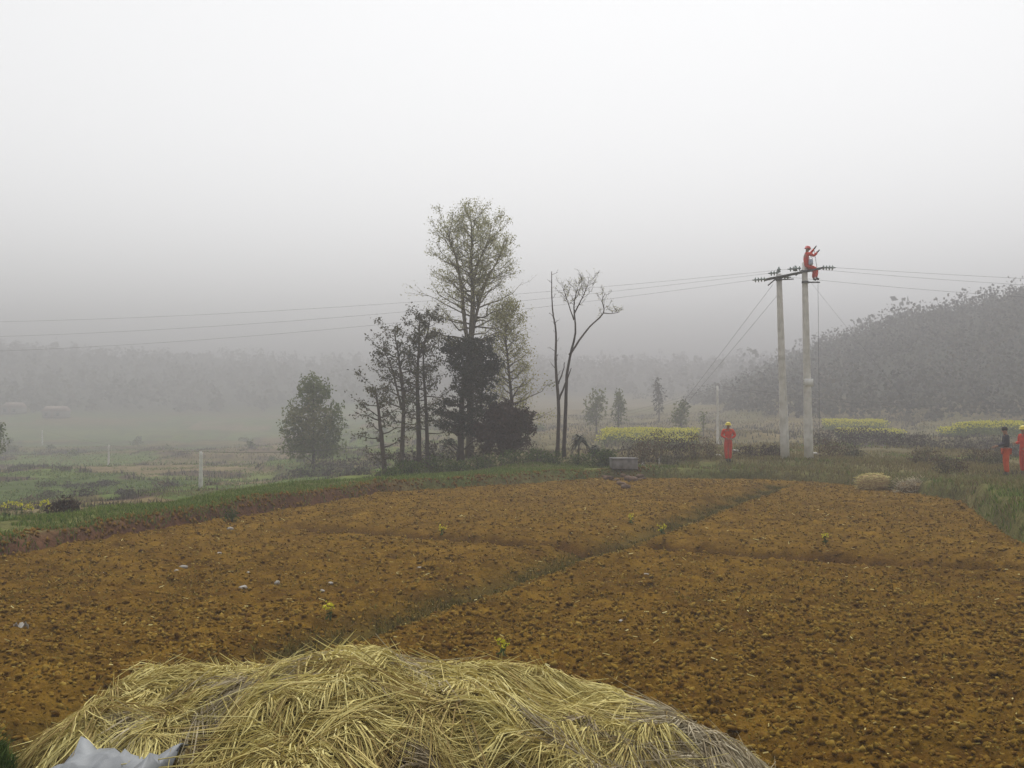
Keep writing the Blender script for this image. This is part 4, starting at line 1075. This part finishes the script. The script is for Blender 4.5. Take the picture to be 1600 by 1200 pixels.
g = Geo(); strut(g, at(1253, 441, PD - .6) - O, at(1281, 441, PD - .6) - O, .035); strut(g, at(1253, 441, PD - .2) - O, at(1281, 441, PD - .2) - O, .035); g.obj('foot_bar', M['steel'], pp)
for (px, py) in ((1217, 437), (1257, 424), (1258, 441)):
    c = at(px, py, PD - (.4 if px > 1240 else 0)) - O
    g = Geo(); g.lathe(c, [(.15, -.05), (.155, 0), (.15, .05)], 14); g.obj('clamp', M['steel'], pp)
def insulator(c, axis, n=4):
    g = Geo(); prof = [(.02, 0)]
    for k in range(n):
        h = .04 + k * .13; prof += [(.03, h), (.125, h + .02), (.11, h + .05), (.04, h + .07)]
    prof.append((.02, .04 + n * .13 + .05)); g.lathe(np.asarray(c) - O, prof, 12, axis)
    g.obj('insulator', M['insul'], pp)
    return np.asarray(c) + np.asarray(axis) / np.linalg.norm(axis) * (.09 + n * .13)
wl = np.array((-.95, .3, -.04)); wr = np.array((1., -.06, -.02))
LW, RW = [], []
LW.append(insulator(at(1197, 436, PD - .1), wl)); LW.append(insulator(at(1217, 426, PD), wl, 3)); LW.append(insulator(at(1252, 419, PD - .4), wl, 4))
RW.append(insulator(at(1284, 418, PD - .6), wr)); RW.append(insulator(at(1262, 421, PD - .2), wr, 3)); RW.append(insulator(at(1219, 433, PD), wr, 3))
g = Geo(); g.lathe(at(1217, 426, PD) - O, [(.03, 0), (.09, .04), (.05, .09), (.10, .13), (.06, .18), (.03, .26)], 12); g.obj('pin_insulator', M['insul'], pp)
g = Geo(); g.lathe(at(1243, 424, PD - .2) - O, [(.03, 0), (.10, .04), (.05, .09), (.11, .13), (.06, .18), (.03, .26)], 12); g.obj('pin_insulator', M['insul'], pp)
# the white plate on the climbed pole
pt = at(1262, 598, PD - .4); rb = .17
g = Geo(); g.box(pt + np.array((0, -rb - .004, 0)) - O, (.19, .012, .17)); g.obj('plate', M['plate'], pp, False)
for dz in (-.09, .09):
    g = Geo(); g.lathe(pt + np.array((-.01, 0, dz)) - O, [(.183, -.012), (.186, 0), (.183, .012)], 18); g.obj('plate_band', M['steel'], pp)

# single poles further along the line, carrying the other ends of the wires
def line_pole(label, loc, h, r, group=None, arm=1.1, name='power_pole', armdir=(0, 1, 0), n_ins=3):
    t = thing(name, label, 'power pole', (loc[0], loc[1], gz(loc[0], loc[1]) - .05), group=group)
    g = Geo(); pole_mesh(g, np.zeros(3), np.array((0, 0, h)), r, r * .62); g.obj('pole', M['concrete'], t)
    ad = np.array(armdir, float); pts = []
    if arm:
        g = Geo(); strut(g, -ad * arm + (0, 0, h - .25), ad * arm + (0, 0, h - .25), .045); g.obj('crossarm', M['steel'], t)
        for k in np.linspace(-1, 1, n_ins):
            p = ad * arm * .92 * k + np.array((0, 0, h - .2)); g = Geo()
            g.lathe(p, [(.02, 0), (.07, .04), (.04, .09), (.08, .13), (.02, .22)], 10); g.obj('insulator', M['insul'], t); pts.append(np.array(t.location) + p + (0, 0, .2))
    else: pts = [np.array(t.location) + (0, 0, h - .15 * k) for k in range(n_ins)]
    return pts
def wire(label, a, b, sag, r=.013, group=None, name='power_line', n=28, cat='wire'):
    a, b = np.asarray(a, float), np.asarray(b, float)
    t = np.linspace(0, 1, n)[:, None]; p = a + (b - a) * t; p[:, 2] -= (sag * 4 * t * (1 - t))[:, 0]
    g = Geo(); g.tube(p - a, r, 4, .5); o = g.obj(name, M['wire']); o.location = a
    return tag(o, label, cat, group)
LD = 66.0
lpx = at(-420, 500, LD)
lp = [at(-420, y_, LD) for y_ in (502, 528, 552)]
lpt = thing('power_pole', 'concrete power pole standing on the terraces further along the line', 'power pole', (lpx[0] - .2, LD, gz(lpx[0] - .2, LD) - .05))
lo_ = np.array(lpt.location); g = Geo(); pole_mesh(g, np.zeros(3), np.array((0, 0, lp[0][2] - lo_[2] + .3)), .2, .13); g.obj('pole', M['concrete'], lpt)
for q_ in lp:
    g = Geo(); g.lathe(q_ - lo_ - (.2, 0, 0), [(.02, 0), (.07, .05), (.04, .09), (.08, .14), (.02, .22)], 10, (1, 0, 0)); g.obj('insulator', M['insul'], lpt)
LW.sort(key=lambda v: -v[2])
rp = line_pole('concrete power pole by the hill foot further along the line', (58, 43.4), 7.6, .2, armdir=(0, 1, 0))
for k in range(3): wire('thin power line running off over the tree clump and the terraces', LW[k], lp[k], .9 + .1 * k, .005, group='power lines over the tree clump')
for k in range(3): wire('thin power line running off from the poles towards the wooded hill', RW[k], rp[k], .45 + .25 * k, .0055, group='power lines towards the wooded hill')
gy_ = 'stay wires of the double pole'
def ground_pt(px, py, D):
    p = at(px, py, D); p[2] = gz(p[0], p[1]); return p
wire('stay wire slanting down from the poles over the brambles', at(1208, 444, PD), ground_pt(1000, 690, 60), .05, .006, gy_, 'stay_wire')
wire('stay wire slanting down from the poles over the brambles', at(1214, 462, PD), ground_pt(1010, 690, 57), .05, .006, gy_, 'stay_wire')
wire('stay wire slanting down from the climbed pole towards the fallow', at(1266, 440, PD - .4), ground_pt(1480, 700, 56), .05, .0045, None, 'stay_wire')
wire('hand line hanging straight down beside the climbed pole', at(1278, 436, PD - .7), ground_pt(1281, 728, PD - .7), 0.0, .009, None, 'hand_line', cat='rope')

# low line crossing behind the poles
c1 = at(1121, 606, 78)
mp = line_pole('faint low pole in the mist behind the helmeted worker', (c1[0], 78), max(c1[2] - gz(c1[0], 78) + .2, 3.2), .12, arm=.0, n_ins=2, name='telephone_pole')
for k in range(2):
    wire('faint low wire crossing behind the double pole', mp[k], at(1640, 640 + 6 * k, 70), .35, .008, 'faint low wires in the mist', 'telephone_line')
    wire('faint low wire crossing behind the double pole', mp[k], at(905, 655 + 6 * k, 100), .35, .008, 'faint low wires in the mist', 'telephone_line')

# posts on the left terraces
prev = None
for (px, yt, yb, D, r, lab) in ((314, 704, 777, 58, .125, 'pale concrete post on the left terraces, thickest and sharpest of the line'), (170, 694, 731, 112, .13, 'pale post in the mist, middle one of the terrace line'), (66, 671, 690, 205, .18, 'faintest pale post of the terrace line, far in the mist')):
    top = at(px, yt, D); h = top[2] - gz(top[0], D)
    h = float(np.clip(h, 1.5, 6))
    p = line_pole(lab, (top[0], D), h, r, 'concrete posts along the terraces', arm=0, name='concrete_post', n_ins=1)
    if prev is not None: wire('thin wire strung between the concrete posts', prev, p[0], .2, .012, 'wires of the terrace posts', 'post_wire')
    prev = p[0]
    if px == 314: first = p[0]
e = at(640, 690, 52)
wire('thin wire from the thickest concrete post to the tree clump', first, e, .25, .012, None, 'post_wire')

# ------------------------------------------------------------------ far houses
def house(label, px, py, D, wpx, h, roofm):
    x = at(px, py, D)[0]; W = wpx * D / F / 2; z = gz(x, D) - .1
    t = thing('house', label, 'house', (x, D, z))
    g = Geo(); g.box((0, 0, h / 2), (W, 3, h / 2)); g.obj('wall', M['house'], t, False)
    V = [(-W - .3, -3.4, h), (W + .3, -3.4, h), (W + .3, 3.4, h), (-W - .3, 3.4, h), (-W - .3, 0, h + 1.5), (W + .3, 0, h + 1.5)]
    mesh_obj('roof', V, [np.array([(0, 1, 5, 4), (2, 3, 4, 5), (3, 2, 1, 0)]), np.array([(0, 4, 3), (1, 2, 5)])], M[roofm], t)
    g = Geo(); g.box((0, -3.02, 1.0), (.45, .04, 1.0)); g.obj('door', M['roof'], t, False)
    for s in (-.6, .6):
        g = Geo(); g.box((s * W, -3.02, h * .55), (.4, .04, .45)); g.obj('window', M['glass'], t, False)
house('faint low house at the foot of the misty mountain', 22, 662, 310, 24, 2.0, 'roof')
house('faint house with reddish roof beside the faintest concrete post', 88, 672, 300, 30, 2.0, 'roof')

# ------------------------------------------------------------------ people
def skin(name, verts, edges, radii, roots, m, parent, sub=2):
    me = bpy.data.meshes.new(name); me.from_pydata([tuple(map(float, v)) for v in verts], edges, [])
    o = bpy.data.objects.new(name, me); COL.objects.link(o)
    sk = o.modifiers.new('skin', 'SKIN'); sk.use_smooth_shade = True; sk.branch_smoothing = .6
    for i, r in enumerate(radii):
        sv = me.skin_vertices[0].data[i]; sv.radius = (r, r) if np.isscalar(r) else r; sv.use_root = i in roots
    ss = o.modifiers.new('sub', 'SUBSURF'); ss.levels = ss.render_levels = sub
    bpy.context.view_layer.update()
    dg = bpy.context.evaluated_depsgraph_get()
    m2 = bpy.data.meshes.new_from_object(o.evaluated_get(dg)); m2.name = name
    o.modifiers.clear(); o.data = m2
    m2.materials.clear(); m2.materials.append(m)
    m2.polygons.foreach_set('use_smooth', np.ones(len(m2.polygons), bool))
    if parent: o.parent = parent
    return o

def person(label, loc, rz, J, top, legs, helmet, group=None, gloves=False, H=1.72):
    """J: joints in metres, x right, y forward. One skin body, clothes as children"""
    V, E, R, roots = [], [], [], set()
    def chain(pts, rads, start=None):
        prev = start
        for p, r in zip(pts, rads):
            V.append(p); R.append(r); k = len(V) - 1
            if prev is None: roots.add(k)
            else: E.append((prev, k))
            prev = k
        return prev
    up = np.array(J['head']) - np.array(J['neck']); up = up / np.linalg.norm(up)
    pel = chain([J['pelvis']], [(.13, .10)])
    sp = chain([J['waist']], [(.12, .095)], pel); ch = chain([J['chest']], [(.15, .11)], sp)
    nk = chain([J['neck']], [.055], ch)
    hd = chain([np.array(J['head']) - up * .05, np.array(J['head']) + up * .03, np.array(J['head']) + up * .09], [(.068, .08), (.078, .092), (.06, .07)], nk)
    fwd = np.array(J.get('look', (0, 1, 0)), float); fwd /= np.linalg.norm(fwd)
    for s in 'lr':
        chain([J['sh' + s], J['el' + s], J['wr' + s]], [.06, .042, .03], ch)
        w_, e_ = np.array(J['wr' + s], float), np.array(J['el' + s], float)
        dr = (w_ - e_) / np.linalg.norm(w_ - e_); palm = w_ + dr * .08
        chain([palm], [(.038, .02)], len(V) - 1)
        sd = np.cross(dr, (0.2, 1, .1)); sd /= np.linalg.norm(sd); nv = np.cross(sd, dr)
        for q, l in zip((-.03, -.01, .01, .03), (.06, .075, .07, .055)):
            b = palm + sd * q + dr * .015
            chain([b, b + dr * l * .55 + nv * .006, b + dr * l * .9 + nv * .025], [.009, .0085, .007])
        b = palm - dr * .04 + sd * .03
        chain([b, b + sd * .028 + dr * .03, b + sd * .034 + dr * .06 + nv * .012], [.011, .010, .008])
        chain([J['hip' + s], J['kn' + s], J['an' + s], np.array(J['an' + s]) + np.array(J.get('foot', (0, .15, -.045)))], [.085, .058, .04, .03], pel)
    body = skin('person', V, E, R, roots, M['skin'], None)
    body.location = loc; body.rotation_euler = (0, 0, rz); tag(body, label, 'person', group)
    hc = np.array(J['head'], float)
    # face
    sdv = np.cross(fwd, up); sdv /= np.linalg.norm(sdv)
    for s in (-1, 1):
        g = Geo(); g.lathe(hc + fwd * .083 + sdv * .03 * s + up * .02, [(.001, -.006), (.010, -.002), (.010, .003), (.001, .007)], 8, fwd); g.obj('eye', M['eye'], body)
        g = Geo(); g.lathe(hc + sdv * .082 * s, [(.004, -.01), (.028, -.004), (.026, .006), (.004, .01)], 8, sdv * s); g.obj('ear', M['skin'], body)
    g = Geo(); g.tube([hc + fwd * .082 + up * .02, hc + fwd * .112 - up * .022, hc + fwd * .085 - up * .032], [.008, .015, .01], 6); g.obj('nose', M['skin'], body)
    g = Geo(); g.tube([hc + fwd * .078 - up * .06 - sdv * .025, hc + fwd * .088 - up * .06, hc + fwd * .078 - up * .06 + sdv * .025], .006, 5); g.obj('mouth', M['helmet_r'], body)
    # clothes
    def cloth(name, parts, m):
        V.clear(); E.clear(); R.clear(); roots.clear(); parts(); skin(name, V, E, R, set(roots), M[m], body)
    def torso(hem=True):
        p = chain([np.array(J['pelvis'])], [(.165, .125)]); a = chain([J['waist']], [(.155, .12)], p); c = chain([J['chest']], [(.205, .155)], a)
        chain([np.array(J['neck']) - up * .02], [.07], c)
        for s in 'lr':
            w_, e_ = np.array(J['wr' + s], float), np.array(J['el' + s], float)
            chain([J['sh' + s], e_, w_ + (e_ - w_) * .04], [.10, .066, .048], c)
        return p
    def legp(p=None):
        if p is None: p = chain([np.array(J['pelvis']) + (0, 0, -.01)], [(.155, .12)])
        for s in 'lr':
            a, k = np.array(J['an' + s], float), np.array(J['kn' + s], float)
            chain([J['hip' + s], k, a + (k - a) * .10], [.115, .085, .072], p)
    if top == legs: cloth('coverall', lambda: legp(torso()), top)
    else:
        cloth('trousers', legp, legs); cloth('jacket', torso, top)
    for s in 'lr':
        a = np.array(J['an' + s], float); f = np.array(J.get('foot', (0, .15, -.045)))
        V.clear(); E.clear(); R.clear(); roots.clear(); chain([a + (0, 0, .06), a + f * .25, a + f * 1.05], [.058, .056, .045]); skin('boot', V, E, R, set(roots), M['boot'], body, 1)
        if gloves:
            w_, e_ = np.array(J['wr' + s], float), np.array(J['el' + s], float); dr = (w_ - e_) / np.linalg.norm(w_ - e_)
            V.clear(); E.clear(); R.clear(); roots.clear(); chain([w_ - dr * .05, w_ + dr * .03, w_ + dr * .10, w_ + dr * .17], [.046, .043, (.048, .03), .03]); skin('glove', V, E, R, set(roots), M['glove'], body, 1)
    g = Geo()
    if helmet:
        g.lathe(hc + up * .035, [(.15, -.012), (.145, 0), (.122, .01), (.12, .045), (.105, .085), (.07, .112), (.03, .124), (.002, .126)], 20, up + fwd * -.1)
        hm = g.obj('helmet', M[helmet], body)
        g = Geo(); pz = [hc + up * .03 + fwd * .10 + sdv * .07 * k + fwd * .05 * (1 - k * k) for k in (-1, -.5, 0, .5, 1)]
        g.tube(pz, .012, 5); g.obj('peak', M[helmet], hm)
    else:
        g.lathe(hc + up * .02 - fwd * .012, [(.088, -.03), (.10, .0), (.102, .04), (.09, .08), (.055, .108), (.002, .116)], 18, up - fwd * .25)
        g.obj('hair', M['hair'], body)
    return body

STAND = dict(pelvis=(0, 0, .94), waist=(0, 0, 1.08), chest=(0, .01, 1.30), neck=(0, .015, 1.48), head=(0, .03, 1.60),
             shl=(-.19, 0, 1.41), shr=(.19, 0, 1.41), ell=(-.27, -.03, 1.14), elr=(.27, -.03, 1.14), wrl=(-.16, .16, .98), wrr=(.16, .16, .98),
             hipl=(-.09, 0, .88), hipr=(.09, 0, .88), knl=(-.10, .02, .48), knr=(.10, .02, .48), anl=(-.10, -.02, .085), anr=(.10, -.02, .085))
def stand_at(px, py, D):
    x = at(px, py, D)[0]; return (x, D, gz(x, D) - .01)
J1 = dict(STAND); J1.update(wrl=(-.12, .20, 1.04), wrr=(.10, .2, 1.05), ell=(-.30, -.02, 1.15), elr=(.28, -.02, 1.15), knl=(-.08, .02, .48), anl=(-.07, -.02, .085), anr=(.07, .02, .085))
person('person in red-orange coverall and yellow helmet standing alone by the brambles', stand_at(1138, 722, 45.3), math.pi * .97, J1, 'coverall', 'coverall', 'helmet_y')
J2 = dict(STAND); J2.update(wrl=(-.10, .30, 1.05), wrr=(.10, .32, 1.03), ell=(-.24, .02, 1.13), elr=(.24, .04, 1.12), head=(0, .05, 1.60))
person('bareheaded person in dark jacket and orange trousers, hands held in front', stand_at(1573, 757, 36.0), math.radians(75), J2, 'jacket', 'trousers', None)
J3 = dict(STAND); J3.update(wrl=(-.22, .12, 1.0), wrr=(.2, .2, 1.12))
person('person in red coverall and yellow helmet facing the bareheaded one', stand_at(1601, 756, 36.6), math.radians(105), J3, 'coverall', 'coverall', 'helmet_y')
# the climber, seated on the crossarm and reaching up
seat = at(1260, 419, PD - .55)
JC = dict(pelvis=(0, -.02, .13), waist=(0, -.02, .28), chest=(0, .0, .52), neck=(0, .03, .71), head=(0, .06, .84),
          shl=(-.19, .02, .64), shr=(.19, .02, .64), ell=(-.22, .27, .68), elr=(.20, .27, .52), wrl=(-.16, .43, .90), wrr=(.14, .45, .70),
          hipl=(-.10, .03, .08), hipr=(.10, .03, .08), knl=(-.15, .42, -.06), knr=(.15, .42, -.06), anl=(-.15, .38, -.47), anr=(.15, .38, -.47), foot=(0, .14, -.03))
climber = person('person in red coverall and red helmet sitting atop the pole, arms raised', tuple(seat), math.radians(-84), JC, 'coverall', 'coverall', 'helmet_r', gloves=True)
# pale blue tool bag hanging from the climber's front
bl = at(1267, 409, PD - .75)
t = thing('tool_bag', 'small pale blue tool bag held against the climber\'s lap', 'bag', bl - np.array((0, 0, .15)))
g = Geo(); g.lathe((0, 0, 0), [(.002, 0), (.085, .01), (.10, .08), (.09, .2), (.075, .26)], 14); g.obj('body', M['bag'], t)
g = Geo(); g.tube([(-.07, 0, .25), (-.05, 0, .34), (0, 0, .38), (.05, 0, .34), (.07, 0, .25)], .01, 6); g.obj('handle', M['steel'], t)
wire('thin rope hanging from the climber\'s hand to the crossarm', at(1272, 391, PD - .7), at(1277, 421, PD - .7), .0, .012, None, 'rope', 10, 'rope')

# ------------------------------------------------------------------ haze: one closed box of even mist
lo, hi = GROUND_MIN - 1.0, GROUND_MAX + 6
hw = 830.0
g = Geo(); g.box((0, 0, (lo + hi) / 2), (hw, hw, (hi - lo) / 2)); hz = g.obj('haze', None, None, False)
hm = bpy.data.materials.new('mist'); hm.use_nodes = True; t = hm.node_tree; t.nodes.clear()
pv = t.nodes.new('ShaderNodeVolumePrincipled'); pv.inputs['Density'].default_value = HAZE_DENSITY; pv.inputs['Color'].default_value = HAZE_COLOR
pv.inputs['Anisotropy'].default_value = 0.2
mo = t.nodes.new('ShaderNodeOutputMaterial'); t.links.new(pv.outputs[0], mo.inputs['Volume'])
hz.data.materials.append(hm); tag(hz, 'even grey morning mist filling the whole valley', 'haze', kind='stuff')
print('TRIS', sum(len(m.loops) - 2 * len(m.polygons) for m in bpy.data.meshes if m.users))
print('ground', GROUND_MIN, GROUND_MAX, 'seat', seat)
